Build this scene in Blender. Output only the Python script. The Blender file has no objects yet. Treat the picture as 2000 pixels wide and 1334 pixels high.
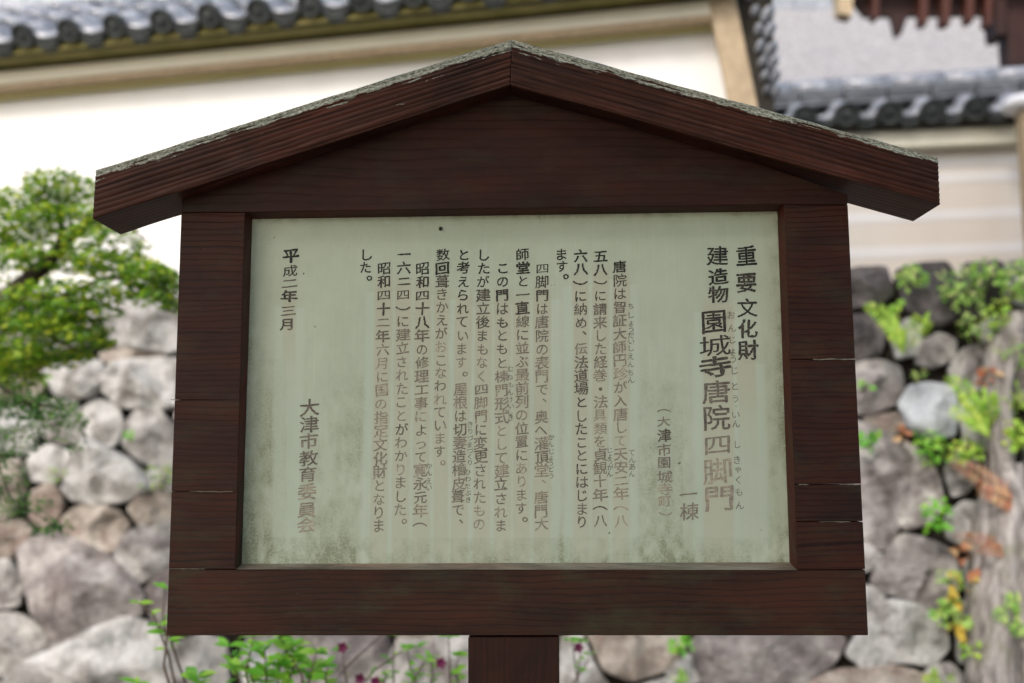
import bpy, math, random
import numpy as np
from mathutils import Vector, Matrix, noise

R = math.radians
S = bpy.context.scene
COL = S.collection
rng = random.Random(11)

# ------------------------------------------------------------------ camera, world, sun
F_PX = 1944.0                                   # 35 mm lens on a 36 mm sensor, photograph 2000 px wide
CAM = Vector((0.0195, -1.603, 1.5))
YAW, PITCH, ROLL = -0.01435, 0.1230, -0.0036
fw = Vector((math.sin(YAW)*math.cos(PITCH), math.cos(YAW)*math.cos(PITCH), math.sin(PITCH)))
rt0 = Vector((math.cos(YAW), -math.sin(YAW), 0)); up0 = rt0.cross(fw)
rt = rt0*math.cos(ROLL) + up0*math.sin(ROLL); up = up0*math.cos(ROLL) - rt0*math.sin(ROLL)
cam = bpy.data.cameras.new('camera'); camo = bpy.data.objects.new('camera', cam); COL.objects.link(camo)
m = Matrix((rt, up, -fw)).transposed().to_4x4(); m.translation = CAM
camo.matrix_world = m
cam.lens = 35.0; cam.sensor_width = 36.0; cam.clip_start = 0.05; cam.clip_end = 2000
cam.dof.use_dof = True; cam.dof.focus_distance = 1.63; cam.dof.aperture_fstop = 1.9
S.camera = camo

SUN_EL, SUN_AZ = 40.0, 205.0                    # azimuth: clockwise from +Y, where the light comes from
w = bpy.data.worlds.new('World'); S.world = w; w.use_nodes = True
nt = w.node_tree; bg = nt.nodes['Background']
sky = nt.nodes.new('ShaderNodeTexSky'); sky.sky_type = 'NISHITA'; sky.sun_disc = False
sky.sun_elevation = R(SUN_EL); sky.sun_rotation = R(SUN_AZ); sky.dust_density = 2.0
wb = nt.nodes.new('ShaderNodeMix'); wb.data_type = 'RGBA'; wb.blend_type = 'MULTIPLY'; wb.inputs[0].default_value = 1   # camera white balance set for shade
nt.links.new(sky.outputs[0], wb.inputs[6]); wb.inputs[7].default_value = (1.08, 1.0, .92, 1)
nt.links.new(wb.outputs[2], bg.inputs[0]); bg.inputs[1].default_value = 0.15
sl = bpy.data.lights.new('sun', 'SUN'); sl.energy = 1.5; sl.angle = R(11); sl.color = (1, .975, .94)
so = bpy.data.objects.new('sun', sl); COL.objects.link(so)
sd = Vector((math.sin(R(SUN_AZ))*math.cos(R(SUN_EL)), math.cos(R(SUN_AZ))*math.cos(R(SUN_EL)), math.sin(R(SUN_EL))))
so.rotation_euler = sd.to_track_quat('Z', 'Y').to_euler(); so.location = (-4, -6, 9)
S.view_settings.view_transform = 'Standard'; S.view_settings.look = 'None'
S.view_settings.gamma = 1; S.view_settings.use_curve_mapping = False
S.view_settings.exposure = 0.95
S.cycles.use_denoising = True
S.cycles.max_bounces = 8
S.cycles.transparent_max_bounces = 6

# ------------------------------------------------------------------ placing helpers
def ray(px, py):
    return (fw*F_PX + rt*(px-1000) + up*(667-py)).normalized()
class Plane:
    def __init__(s, p, n): s.p = Vector(p); s.n = Vector(n).normalized()
    def at(s, px, py):
        d = ray(px, py); return CAM + d*((s.p-CAM).dot(s.n)/d.dot(s.n))
    def off(s, k): return Plane(s.p + s.n*k, s.n)
def proj(P):
    d = Vector(P)-CAM; z = d.dot(fw)
    return 1000+F_PX*d.dot(rt)/z, 667-F_PX*d.dot(up)/z

def tag(o, label=None, cat=None, group=None, kind=None):
    if label: o['label'] = label
    if cat: o['category'] = cat
    if group: o['group'] = group
    if kind: o['kind'] = kind
    return o
def empty(name, loc=(0, 0, 0), rz=0):
    o = bpy.data.objects.new(name, None); COL.objects.link(o); o.location = loc
    o.rotation_euler = (0, 0, rz); o.empty_display_size = .1
    return o
def link(name, me, mat=None, parent=None):
    if mat is not None and not me.materials: me.materials.append(mat)
    o = bpy.data.objects.new(name, me); COL.objects.link(o)
    if parent is not None: o.parent = parent
    return o
class MB:
    def __init__(s): s.v = []; s.f = []; s.uv = []; s.mi = []
    def add(s, vs, fs, uvs=None, mi=0):
        b = len(s.v); s.v += [tuple(v) for v in vs]
        for i, f in enumerate(fs):
            s.f.append(tuple(b+k for k in f)); s.mi.append(mi)
            s.uv.append(uvs[i] if uvs else [(0, 0)]*len(f))
    def build(s, name, mats, parent=None, smooth=False, rel=True):
        me = bpy.data.meshes.new(name)
        vs = s.v
        if parent is not None and rel:
            o0 = parent.location; 
            inv = (Matrix.Translation(parent.location) @ Matrix.Rotation(parent.rotation_euler.z, 4, 'Z')).inverted()
            vs = [tuple(inv @ Vector(v)) for v in vs]
        me.from_pydata(vs, [], s.f)
        ul = me.uv_layers.new(name='UVMap')
        flat = [c for f in s.uv for p in f for c in p]
        ul.data.foreach_set('uv', flat)
        if not isinstance(mats, (list, tuple)): mats = [mats]
        for m_ in mats: me.materials.append(m_)
        me.polygons.foreach_set('material_index', s.mi)
        if smooth: me.polygons.foreach_set('use_smooth', [True]*len(me.polygons))
        me.update()
        o = bpy.data.objects.new(name, me); COL.objects.link(o)
        if parent is not None: o.parent = parent
        return o

def hexa(mb, a, b, c, d, ex, udir=None, uo=0., vo=0., mi=0):
    """prism: quad a b c d (counter-clockwise seen from the front) pushed by ex; uv in metres, u along udir"""
    prism(mb, [a, b, c, d], ex, udir, uo, vo, mi)
def prism(mb, poly, ex, udir=None, uo=0., vo=0., mi=0):
    poly = [Vector(p) for p in poly]; ex = Vector(ex); n = len(poly)
    udir = Vector(udir).normalized() if udir is not None else (poly[1]-poly[0]).normalized()
    back = [p+ex for p in poly]
    nrm = (poly[1]-poly[0]).cross(poly[-1]-poly[0]).normalized()
    vdir = nrm.cross(udir).normalized(); wdir = ex.normalized()
    def uvf(ps, side):
        if not side: return [(p.dot(udir)+uo, p.dot(vdir)+vo) for p in ps]
        return [(p.dot(udir)+uo, p.dot(wdir)*1.0+p.dot(vdir)*.3+vo+.37) for p in ps]
    fs = [list(range(n)), list(range(2*n-1, n-1, -1))]
    uvs = [uvf(poly, 0), uvf(back[::-1], 0)]
    for i in range(n):
        j = (i+1) % n
        fs.append([i, n+i, n+j, j]); uvs.append(uvf([poly[i], back[i], back[j], poly[j]], 1))
    mb.add(poly+back, fs, uvs, mi)
def bevel(o, wd=.002, seg=2):
    b = o.modifiers.new('bevel', 'BEVEL'); b.width = wd; b.segments = seg; b.limit_method = 'ANGLE'
    return o
def tube(mb, pts, rads, n=8, mi=0, cap=True):
    pts = [Vector(p) for p in pts]; base = len(mb.v); vs = []; fs = []; uvs = []
    L = 0
    prev = None
    for i, p in enumerate(pts):
        t = (pts[min(i+1, len(pts)-1)]-pts[max(i-1, 0)]).normalized()
        a = t.orthogonal().normalized() if prev is None else (prev - t*prev.dot(t)).normalized()
        prev = a; b = t.cross(a)
        for k in range(n):
            an = 2*math.pi*k/n; vs.append(p+(a*math.cos(an)+b*math.sin(an))*rads[i])
    for i in range(len(pts)-1):
        for k in range(n):
            k2 = (k+1) % n
            fs.append((i*n+k, i*n+k2, (i+1)*n+k2, (i+1)*n+k))
            uvs.append([(i*.1, k/n), (i*.1, (k+1)/n), (i*.1+.1, (k+1)/n), (i*.1+.1, k/n)])
    if cap:
        fs.append(tuple(range(n-1, -1, -1))); uvs.append([(0, 0)]*n)
        fs.append(tuple(range(len(vs)-n, len(vs)))); uvs.append([(0, 0)]*n)
    mb.add(vs, fs, uvs, mi)

# ------------------------------------------------------------------ material helpers
class NT:
    def __init__(s, name):
        s.m = bpy.data.materials.new(name); s.m.use_nodes = True; s.t = s.m.node_tree; s.N = s.t.nodes
        s.b = s.N['Principled BSDF']; s.out = s.N['Material Output']
    def n(s, typ, **kw):
        x = s.N.new(typ)
        for k, v in kw.items(): setattr(x, k, v)
        return x
    def l(s, a, b): s.t.links.new(a, b)
    def math(s, op, a, b=None, clamp=False):
        x = s.n('ShaderNodeMath', operation=op, use_clamp=clamp)
        for i, q in enumerate((a, b)):
            if q is None: continue
            if isinstance(q, (int, float)): x.inputs[i].default_value = q
            else: s.l(q, x.inputs[i])
        return x.outputs[0]
    def ramp(s, fac, stops):
        x = s.n('ShaderNodeValToRGB'); e = x.color_ramp.elements
        while len(e) < len(stops): e.new(.5)
        for i, (p, c) in enumerate(stops):
            e[i].position = p; e[i].color = (*c, 1) if len(c) == 3 else c
        s.l(fac, x.inputs[0]); return x.outputs[0]
    def rampf(s, fac, a, b):
        x = s.n('ShaderNodeMapRange'); x.inputs[1].default_value = a; x.inputs[2].default_value = b
        s.l(fac, x.inputs[0]); return x.outputs[0]
    def noise(s, vec, scale, detail=4, rough=.55, dist=0.):
        x = s.n('ShaderNodeTexNoise'); x.inputs['Scale'].default_value = scale
        x.inputs['Detail'].default_value = detail; x.inputs['Roughness'].default_value = rough
        x.inputs['Distortion'].default_value = dist
        if vec is not None: s.l(vec, x.inputs['Vector'])
        return x.outputs[0]
    def mapping(s, vec, sc=(1, 1, 1), loc=(0, 0, 0)):
        x = s.n('ShaderNodeMapping'); x.inputs['Scale'].default_value = sc; x.inputs['Location'].default_value = loc
        s.l(vec, x.inputs['Vector']); return x.outputs[0]
    def mix(s, fac, a, b, typ='MIX'):
        x = s.n('ShaderNodeMix', data_type='RGBA', blend_type=typ)
        for sock, q in ((x.inputs[0], fac), (x.inputs[6], a), (x.inputs[7], b)):
            if isinstance(q, (int, float)): sock.default_value = q
            elif isinstance(q, tuple): sock.default_value = (*q, 1)
            else: s.l(q, sock)
        return x.outputs[2]
    def bump(s, h, strength, dist, prev=None):
        x = s.n('ShaderNodeBump'); x.inputs['Strength'].default_value = strength; x.inputs['Distance'].default_value = dist
        s.l(h, x.inputs['Height'])
        if prev is not None: s.l(prev, x.inputs['Normal'])
        s.l(x.outputs[0], s.b.inputs['Normal']); return x.outputs[0]
    def fin(s, col=None, rough=.6, spec=.5):
        if col is not None:
            if isinstance(col, tuple): s.b.inputs['Base Color'].default_value = (*col, 1)
            else: s.l(col, s.b.inputs['Base Color'])
        if isinstance(rough, (int, float)): s.b.inputs['Roughness'].default_value = rough
        else: s.l(rough, s.b.inputs['Roughness'])
        s.b.inputs['Specular IOR Level'].default_value = spec
        return s.m

def painted_wood(name, dark, light, freq=95, depth=.0012, lichen=0.0, moss=0.0, chips=.6, wav=.045, spec=.2, rough=(.46, .68), late_k=.85):
    """weathered brown stain over coarse cedar grain; uv is in metres, u along the grain"""
    t = NT(name)
    uv = t.n('ShaderNodeUVMap').outputs[0]
    sep = t.n('ShaderNodeSeparateXYZ'); t.l(uv, sep.inputs[0])
    warp = t.noise(t.mapping(uv, (2.2, 7, 1)), 1.0, 3, .5)
    warp2 = t.noise(t.mapping(uv, (9, 40, 1)), 1.0, 3, .6)
    v = t.math('ADD', sep.outputs[1], t.math('MULTIPLY', warp, wav))
    v = t.math('ADD', v, t.math('MULTIPLY', warp2, .004))
    cb = t.n('ShaderNodeCombineXYZ'); t.l(t.math('MULTIPLY', v, 1), cb.inputs[0])
    ring = t.noise(t.mapping(cb.outputs[0], (freq, 1, 1)), 1.0, 3, .55)          # irregular ring spacing
    saw = t.math('FRACT', t.math('ADD', t.math('MULTIPLY', v, freq*.95), t.math('MULTIPLY', ring, 1.6)))
    late = t.math('POWER', saw, 5.0)
    fine = t.noise(t.mapping(uv, (30, 900, 1)), 1.0, 3, .6)
    blot = t.noise(t.mapping(uv, (5, 14, 1), (3, 1, 0)), 1.0, 5, .6)
    h = t.math('ADD', t.math('MULTIPLY', late, -1.), t.math('MULTIPLY', fine, .25))
    c = t.mix(t.rampf(blot, .35, .7), dark, light)
    c = t.mix(t.math('MULTIPLY', late, late_k), c, tuple(x*.25 for x in dark))
    c = t.mix(t.math('MULTIPLY', t.rampf(fine, .45, .8), .25), c, tuple(x*1.6 for x in light))
    red = t.noise(t.mapping(uv, (3, 9, 1), (7, 5, 0)), 1.0, 3, .6)
    c = t.mix(t.math('MULTIPLY', t.rampf(red, .52, .7), .35), c, (light[0]*1.5, light[1]*.9, light[2]*.8))
    mil = t.noise(t.mapping(uv, (4.5, 7, 1), (9, 2, 0)), 1.0, 6, .7, .5)
    c = t.mix(t.math('MULTIPLY', t.rampf(mil, .50, .66), .60), c, (.0075, .0045, .0032))       # black mildew in patches
    if moss:
        mo = t.noise(t.mapping(uv, (7, 16, 1), (1, 9, 0)), 1.0, 6, .65)
        c = t.mix(t.math('MULTIPLY', t.rampf(mo, .5, .68), moss), c, (.045, .05, .025))
    if chips:
        ch = t.noise(t.mapping(uv, (60, 260, 1)), 1.0, 3, .7)
        ch2 = t.noise(t.mapping(uv, (6, 9, 1), (4, 4, 0)), 1.0, 2, .6)
        k = t.math('MULTIPLY', t.rampf(ch, .735, .76), t.rampf(ch2, .47, .6))
        c = t.mix(t.math('MULTIPLY', k, chips), c, (.32, .33, .27))
    if lichen:
        at = t.n('ShaderNodeAttribute', attribute_name='lichen').outputs['Fac']
        gv = t.n('ShaderNodeAttribute', attribute_name='groove').outputs['Fac']
        c = t.mix(t.math('MULTIPLY', t.rampf(gv, .25, .85), .88), c, (.006, .003, .002))       # furrow shade painted into the colour, darker with groove depth
        rub = t.noise(t.mapping(uv, (12, 60, 1), (5, 0, 0)), 1.0, 5, .7)
        c = t.mix(t.math('MULTIPLY', t.math('MULTIPLY', t.rampf(rub, .5, .75), t.rampf(gv, .2, .0)), .35), c, (.17, .10, .075))
        l1 = t.noise(t.mapping(uv, (22, 110, 1)), 1.0, 6, .75)
        l3 = t.noise(t.mapping(uv, (5, 12, 1), (2, 8, 0)), 1.0, 2, .6)
        k = t.math('ADD', at, t.math('ADD', t.math('MULTIPLY', l1, 1.0), t.math('MULTIPLY', l3, .80)))
        k = t.math('SUBTRACT', k, t.math('MULTIPLY', gv, .28))
        k = t.math('MULTIPLY', t.rampf(k, 1.16, 1.185), t.rampf(at, .0, .03))
        grain = t.noise(t.mapping(uv, (150, 380, 1)), 1.0, 5, .8)
        lc = t.mix(t.rampf(grain, .40, .62), (.06, .072, .045), (.60, .63, .54))
        lc = t.mix(t.math('MULTIPLY', late, .9), lc, (.05, .06, .035))
        c = t.mix(k, c, lc)
        h = t.math('ADD', h, t.math('MULTIPLY', k, .4))
    t.bump(h, 1.0, depth)
    ro = t.n('ShaderNodeMapRange'); ro.inputs[3].default_value = rough[0]; ro.inputs[4].default_value = rough[1]
    t.l(blot, ro.inputs[0])
    return t.fin(c, ro.outputs[0], spec)

def speckle(name, cols, scale=8, rough=.8, bump=.01, bscale=30, spec=.3, objrand=.0, patch=None, fk=.55):
    t = NT(name); co = t.n('ShaderNodeTexCoord').outputs['Object']
    if objrand:
        oi = t.n('ShaderNodeObjectInfo')
        va = t.n('ShaderNodeVectorMath', operation='SCALE'); cbx = t.n('ShaderNodeCombineXYZ')
        for i in range(3): t.l(oi.outputs['Random'], cbx.inputs[i])
        t.l(cbx.outputs[0], va.inputs[0]); va.inputs['Scale'].default_value = 37.0
        vb = t.n('ShaderNodeVectorMath', operation='ADD'); t.l(co, vb.inputs[0]); t.l(va.outputs[0], vb.inputs[1]); co = vb.outputs[0]
    a = t.noise(co, scale, 6, .62)
    n = len(cols); c = t.ramp(a, [(.32+.36*i/(max(n-1, 1)), cc) for i, cc in enumerate(cols)])
    if patch:
        p = t.noise(co, scale*.45, 5, .7, .6); c = t.mix(t.math('MULTIPLY', t.rampf(p, .52, .6), .8), c, patch)
    f = t.noise(co, scale*6, 4, .7); c = t.mix(fk, c, t.ramp(f, [(.3, (.45, .45, .45)), (.7, (1., 1., 1.))]), 'MULTIPLY')
    if objrand:
        hv = t.n('ShaderNodeHueSaturation'); t.l(c, hv.inputs['Color'])
        mr = t.n('ShaderNodeMapRange'); t.l(oi.outputs['Random'], mr.inputs[0])
        mr.inputs[3].default_value = 1-objrand; mr.inputs[4].default_value = 1+objrand
        t.l(mr.outputs[0], hv.inputs['Value']); c = hv.outputs[0]
    if bump: t.bump(t.math('ADD', t.noise(co, bscale, 7, .7), t.math('MULTIPLY', t.noise(co, bscale*.3, 3, .6), 1.5)), 1.0, bump)
    return t.fin(c, rough, spec)

def leaf_mat(name, a, b, c3=None, trans=.5, rough=.45):
    t = NT(name)
    geo = t.n('ShaderNodeNewGeometry'); oi = t.n('ShaderNodeObjectInfo')
    rnd = t.math('FRACT', t.math('ADD', geo.outputs['Random Per Island'], oi.outputs['Random']))
    stops = [(0, a), (.62, b)] + ([(1, c3)] if c3 else [])
    c = t.ramp(rnd, stops)
    t.fin(c, rough, .4)
    tr = t.n('ShaderNodeBsdfTranslucent'); t.l(t.mix(1.0, c, (1.0, 1.0, .45), 'MULTIPLY'), tr.inputs[0])
    mx = t.n('ShaderNodeMixShader'); mx.inputs[0].default_value = trans
    t.l(t.b.outputs[0], mx.inputs[1]); t.l(tr.outputs[0], mx.inputs[2]); t.l(mx.outputs[0], t.out.inputs[0])
    return t.m

M = {}
M['board'] = painted_wood('stained_board', (.0195, .0052, .0024), (.047, .0122, .0055), 105, .0011, moss=.3, chips=.7)
M['gable'] = painted_wood('stained_shaded_gable', (.0165, .0042, .0020), (.036, .0090, .0042), 70, .0005, moss=.2, chips=.6, late_k=.40)  # darker than the board: shade under the roof put into the colour
M['rail'] = painted_wood('stained_rail', (.0215, .0078, .0038), (.049, .0178, .0085), 100, .0012, moss=.55, chips=.7)
M['roofbeam'] = painted_wood('stained_roof_beam', (.031, .0092, .0046), (.078, .0235, .0118), 75, .0010, lichen=1, chips=.9, wav=.02)
M['lip'] = painted_wood('stained_lip', (.045, .0095, .005), (.075, .0165, .009), 120, .0006, moss=.35, chips=.8)
M['crack'] = speckle('bare_cracked_paint', [(.10, .09, .06), (.34, .34, .27)], 60, .8, 0)
M['crack_dark'] = speckle('rusty_iron', [(.02, .015, .01), (.06, .04, .025)], 60, .8, 0)
M['sill'] = painted_wood('mossy_sill', (.17, .11, .08), (.36, .36, .27), 140, .0008, moss=.5, chips=1)
M['post'] = painted_wood('stained_post', (.023, .0066, .0032), (.040, .0115, .0055), 110, .0006, chips=.4)
M['cream_wood'] = speckle('cream_wood', [(.60, .54, .38), (.72, .67, .52), (.76, .72, .58)], 3, .7, 0)
M['tan_wood'] = speckle('tan_wood', [(.48, .37, .235), (.56, .44, .29)], 4, .7, 0)
M['soffit'] = speckle('mossy_soffit', [(.16, .15, .04), (.26, .23, .08)], 5, .8, 0)
def plaster(name, a, b):
    t = NT(name); co = t.n('ShaderNodeTexCoord').outputs['Object']
    c = t.mix(t.noise(co, 1.7, 5, .6), a, b)
    dirt = t.noise(t.mapping(co, (2.5, 2.5, .5)), 1.0, 5, .65)
    c = t.mix(t.math('MULTIPLY', t.rampf(dirt, .52, .8), .22), c, tuple(x*.72 for x in a))
    t.bump(t.noise(co, 40, 4, .6), .3, .002)
    return t.fin(c, .9, .2)
M['plaster'] = plaster('white_plaster', (.76, .76, .73), (.82, .815, .79))
M['plaster_beige'] = plaster('beige_plaster', (.66, .61, .54), (.72, .67, .60))
M['cream_wood'] = plaster('cream_wood', (.74, .71, .56), (.84, .82, .69))
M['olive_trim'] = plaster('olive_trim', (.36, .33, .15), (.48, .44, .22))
M['stripe'] = plaster('white_stripe', (.78, .79, .80), (.84, .85, .86))
M['stripe_soft'] = plaster('soft_stripe', (.74, .73, .71), (.78, .77, .76))
M['stripe_dim'] = plaster('pale_stripe', (.74, .74, .725), (.78, .78, .76))
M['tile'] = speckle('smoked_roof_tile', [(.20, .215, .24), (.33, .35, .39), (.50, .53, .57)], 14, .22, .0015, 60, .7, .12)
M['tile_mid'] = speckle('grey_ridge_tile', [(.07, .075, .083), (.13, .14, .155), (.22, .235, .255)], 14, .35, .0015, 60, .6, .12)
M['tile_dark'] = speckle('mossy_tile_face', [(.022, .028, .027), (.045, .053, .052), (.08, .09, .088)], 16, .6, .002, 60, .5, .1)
M['bark_roof'] = speckle('bark_thatch', [(.27, .26, .265), (.43, .42, .425), (.64, .635, .64)], 22, .9, .03, 40)
M['gate_wood'] = speckle('red_gate_wood', [(.020, .007, .005), (.045, .014, .009)], 6, .6, 0)
M['gate_red'] = speckle('bright_red_gate_wood', [(.060, .018, .011), (.10, .032, .02)], 6, .6, 0)
M['earth'] = speckle('dark_earth', [(.012, .010, .008), (.035, .028, .02)], 9, .95, .02, 12)
M['gravel'] = speckle('gravel', [(.16, .14, .12), (.3, .27, .24)], 30, .9, .01, 60)
M['dark_wood'] = speckle('dark_verge_board', [(.02, .017, .010), (.045, .038, .024)], 6, .7, 0)
ST = {
 'white': speckle('pale_granite', [(.32, .32, .30), (.76, .75, .72), (.90, .89, .86)], 8, .88, .05, 20, .15, .1, (.33, .31, .28), .62),
 'grey': speckle('grey_granite', [(.19, .18, .165), (.57, .55, .52), (.84, .82, .78)], 8, .88, .05, 20, .15, .12, (.27, .235, .23), .62),
 'purple': speckle('purple_granite', [(.15, .13, .125), (.44, .40, .385), (.76, .72, .68)], 8, .88, .05, 20, .15, .12, (.28, .235, .225), .62),
 'tan': speckle('tan_granite', [(.19, .155, .125), (.52, .455, .39), (.80, .74, .66)], 8, .88, .05, 20, .15, .1, (.35, .26, .22), .62),
 'dark': speckle('shaded_mossy_stone', [(.035, .032, .032), (.10, .09, .09), (.2, .18, .18)], 6, .85, .035, 16, .2, .1, (.05, .055, .04)),  # mossy stones lying in shade, with that shade put into the colour
 'blue': speckle('bluish_white_stone', [(.34, .37, .40), (.50, .53, .56), (.62, .65, .68)], 5, .85, .03, 16, .2, .05),
}
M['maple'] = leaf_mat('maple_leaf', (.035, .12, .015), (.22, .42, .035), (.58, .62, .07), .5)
M['maple_dark'] = leaf_mat('dark_maple_leaf', (.02, .075, .015), (.06, .17, .03), (.16, .27, .05), .35)  # darker green for the low maple branches
M['shade'] = leaf_mat('added_canopy_leaf', (.04, .09, .02), (.08, .15, .03), None, .25)  # leaves of the two trees added out of view
M['shrub'] = leaf_mat('shrub_leaf', (.11, .38, .035), (.24, .60, .06), (.46, .72, .12), .45)
M['fern'] = leaf_mat('fern_leaf', (.24, .48, .06), (.46, .68, .10), (.64, .70, .16), .45)
M['weed'] = leaf_mat('weed_leaf', (.14, .36, .05), (.40, .60, .14), (.62, .68, .28), .4)
M['rust_fern'] = leaf_mat('rusty_fern_leaf', (.36, .12, .06), (.50, .22, .12), (.58, .40, .22), .35)
M['yellow_leaf'] = leaf_mat('yellow_leaf', (.5, .32, .03), (.62, .45, .08), None, .35)
M['flower'] = leaf_mat('magenta_petal', (.11, .008, .05), (.20, .02, .10), None, .3)
M['bark'] = speckle('maple_bark', [(.02, .014, .01), (.05, .036, .028), (.09, .07, .055)], 12, .85, .01, 30)
M['twig'] = speckle('brown_twig', [(.07, .045, .03), (.13, .09, .06)], 20, .8, 0)
t = NT('grey_stump_bark'); co = t.n('ShaderNodeTexCoord').outputs['Object']
f1_ = t.noise(t.mapping(co, (26, 26, 2.2)), 1.0, 6, .65, .4); f2_ = t.noise(co, 9, 5, .65)
c = t.ramp(f1_, [(.34, (.06, .05, .045)), (.5, (.30, .27, .25)), (.68, (.50, .47, .44))])
c = t.mix(t.math('MULTIPLY', t.rampf(f2_, .52, .66), .55), c, (.17, .18, .10))
t.bump(f1_, 1.0, .03); M['greytrunk'] = t.fin(c, .9, .2)

# ------------------------------------------------------------------ ground and terrace
BOARD = Plane((0, 0, 0), (0, -1, 0))
PANEL = Plane((0, .035, 0), (0, -1, 0))
TH_L = R(11); n_l = Vector((-math.sin(TH_L), -math.cos(TH_L), 0)); d_l = Vector((math.cos(TH_L), -math.sin(TH_L), 0))
WALL_L = Plane((0, 3.22, 0), n_l)
TH_R = R(5); n_r = Vector((-math.sin(TH_R), -math.cos(TH_R), 0)); d_r = Vector((math.cos(TH_R), -math.sin(TH_R), 0))
WALL_R = Plane((0, 4.35, 0), n_r)
TH_S = R(6)
BAT = R(9); n_s = Vector((-math.sin(TH_S)*math.cos(BAT), -math.cos(TH_S)*math.cos(BAT), math.sin(BAT)))
STONE = Plane((0, 2.95, 2.4), n_s)
d_s = Vector((math.cos(TH_S), -math.sin(TH_S), 0)); u_s = n_s.cross(d_s)
if u_s.z < 0: u_s = -u_s

mb = MB(); mb.add([(-400, -400, 0), (400, -400, 0), (400, 400, 0), (-400, 400, 0)], [(0, 1, 2, 3)])
g = mb.build('ground', M['gravel']); tag(g, kind='structure')
mb = MB()
a = Vector((-9, 0, 0)); 
p1 = STONE.p + d_s*(-9); p2 = STONE.p + d_s*9
zt = 2.33
P = [Vector((p1.x, p1.y+.45, -.02)), Vector((p2.x, p2.y+.45, -.02)), Vector((p2.x+3, 60, -.02)), Vector((p1.x-3, 60, -.02))]
mb.add([*P, *[Vector((p.x, p.y, zt)) for p in P]], [(4, 5, 6, 7), (0, 1, 5, 4), (1, 2, 6, 5), (2, 3, 7, 6), (3, 0, 4, 7)])
g = mb.build('terrace_ground', M['earth']); tag(g, kind='structure')

# ------------------------------------------------------------------ stone retaining wall
def to_uv(px, py):
    q = STONE.at(px, py)-STONE.p; return (q.dot(d_s), q.dot(u_s))
def chaikin(P, it=2, k=.22):
    for _ in range(it):
        Q = []
        for i in range(len(P)):
            a, b = P[i], P[(i+1) % len(P)]
            Q += [(a[0]*(1-k)+b[0]*k, a[1]*(1-k)+b[1]*k), (a[0]*k+b[0]*(1-k), a[1]*k+b[1]*(1-k))]
        P = Q
    return P
def resample(P, n):
    L = [0]
    for i in range(len(P)):
        a, b = P[i], P[(i+1) % len(P)]; L.append(L[-1]+math.hypot(b[0]-a[0], b[1]-a[1]))
    out = []
    for k in range(n):
        s = L[-1]*k/n; i = max(j for j in range(len(P)) if L[j] <= s)
        a, b = P[i], P[(i+1) % len(P)]; t = (s-L[i])/max(1e-9, L[i+1]-L[i]); out.append((a[0]+(b[0]-a[0])*t, a[1]+(b[1]-a[1])*t))
    return out
def area_c(P):
    A = cx = cy = 0
    for i in range(len(P)):
        x0, y0 = P[i]; x1, y1 = P[(i+1) % len(P)]; c = x0*y1-x1*y0; A += c; cx += (x0+x1)*c; cy += (y0+y1)*c
    return A/2, cx/(3*A), cy/(3*A)
wall_root = empty('stone_retaining_wall', (0, 2.6, 0))
tag(wall_root, 'dry stone retaining wall of rounded pale granite boulders under the white walls', 'stone wall')
def make_stone(P, mat, gap=.008, bulge=1.0):
    P = resample(chaikin(P, 1, .10), 48)
    A, cx, cy = area_c(P)
    if A < 0: P = P[::-1]; A = -A
    r = math.sqrt(A/math.pi); seed = Vector((rng.uniform(-99, 99), rng.uniform(-99, 99), rng.uniform(-99, 99)))
    H = min(.17, r*.62)*rng.uniform(.8, 1.15)*bulge
    cuts = [(0, 0, 1., .0)]
    for _ in range(7):
        an = rng.uniform(0, 2*math.pi); cuts.append((math.cos(an), math.sin(an), rng.uniform(.72, 1.12), rng.uniform(.4, 1.7)))
    prof = [(.80, -.9), (.985, -.4), (1., 0.), (1.0, .45), (.985, .72), (.94, .93), (.86, 9), (.74, 9), (.63, 9), (.51, 9), (.38, 9), (.25, 9), (.12, 9)]
    vs = []
    sc0 = 1+gap/r
    def top(dx, dy):
        q = Vector((dx*1.6/max(r, .12), dy*1.6/max(r, .12), 0))+seed
        h = min(c_*H - k_*H*(dx*a_+dy*b_)/r for a_, b_, c_, k_ in cuts)
        return h + H*.24*noise.fractal(q*1.4, .8, 2.1, 5) + H*.16*noise.noise(q*.7)
    ctop = top(0, 0)
    for (s, h) in prof:
        for (x, y) in P:
            dx, dy = (x-cx)*s*sc0, (y-cy)*s*sc0
            tp = max(.12*H, top(dx, dy))
            q = Vector((dx*7, dy*7, h*.5 if h < 2 else .6))+seed
            hh = h*H if h <= 0 else (tp*h if h < 2 else tp)
            k = 1+(.045*noise.noise(q))*(1 if h < 2 else .5)
            vs.append(STONE.p + d_s*(cx+dx*k) + u_s*(cy+dy*k) + n_s*hh)
    n = len(P); fs = []
    for i in range(len(prof)-1):
        for j in range(n):
            j2 = (j+1) % n; fs.append((i*n+j, i*n+j2, (i+1)*n+j2, (i+1)*n+j))
    vs.append(STONE.p + d_s*cx + u_s*cy + n_s*ctop); c = len(vs)-1; b = (len(prof)-1)*n
    for j in range(n): fs.append((b+j, b+(j+1) % n, c))
    mb = MB(); mb.add(vs, fs)
    return mb.build('stone', ST[mat], wall_root, smooth=True)

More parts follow.
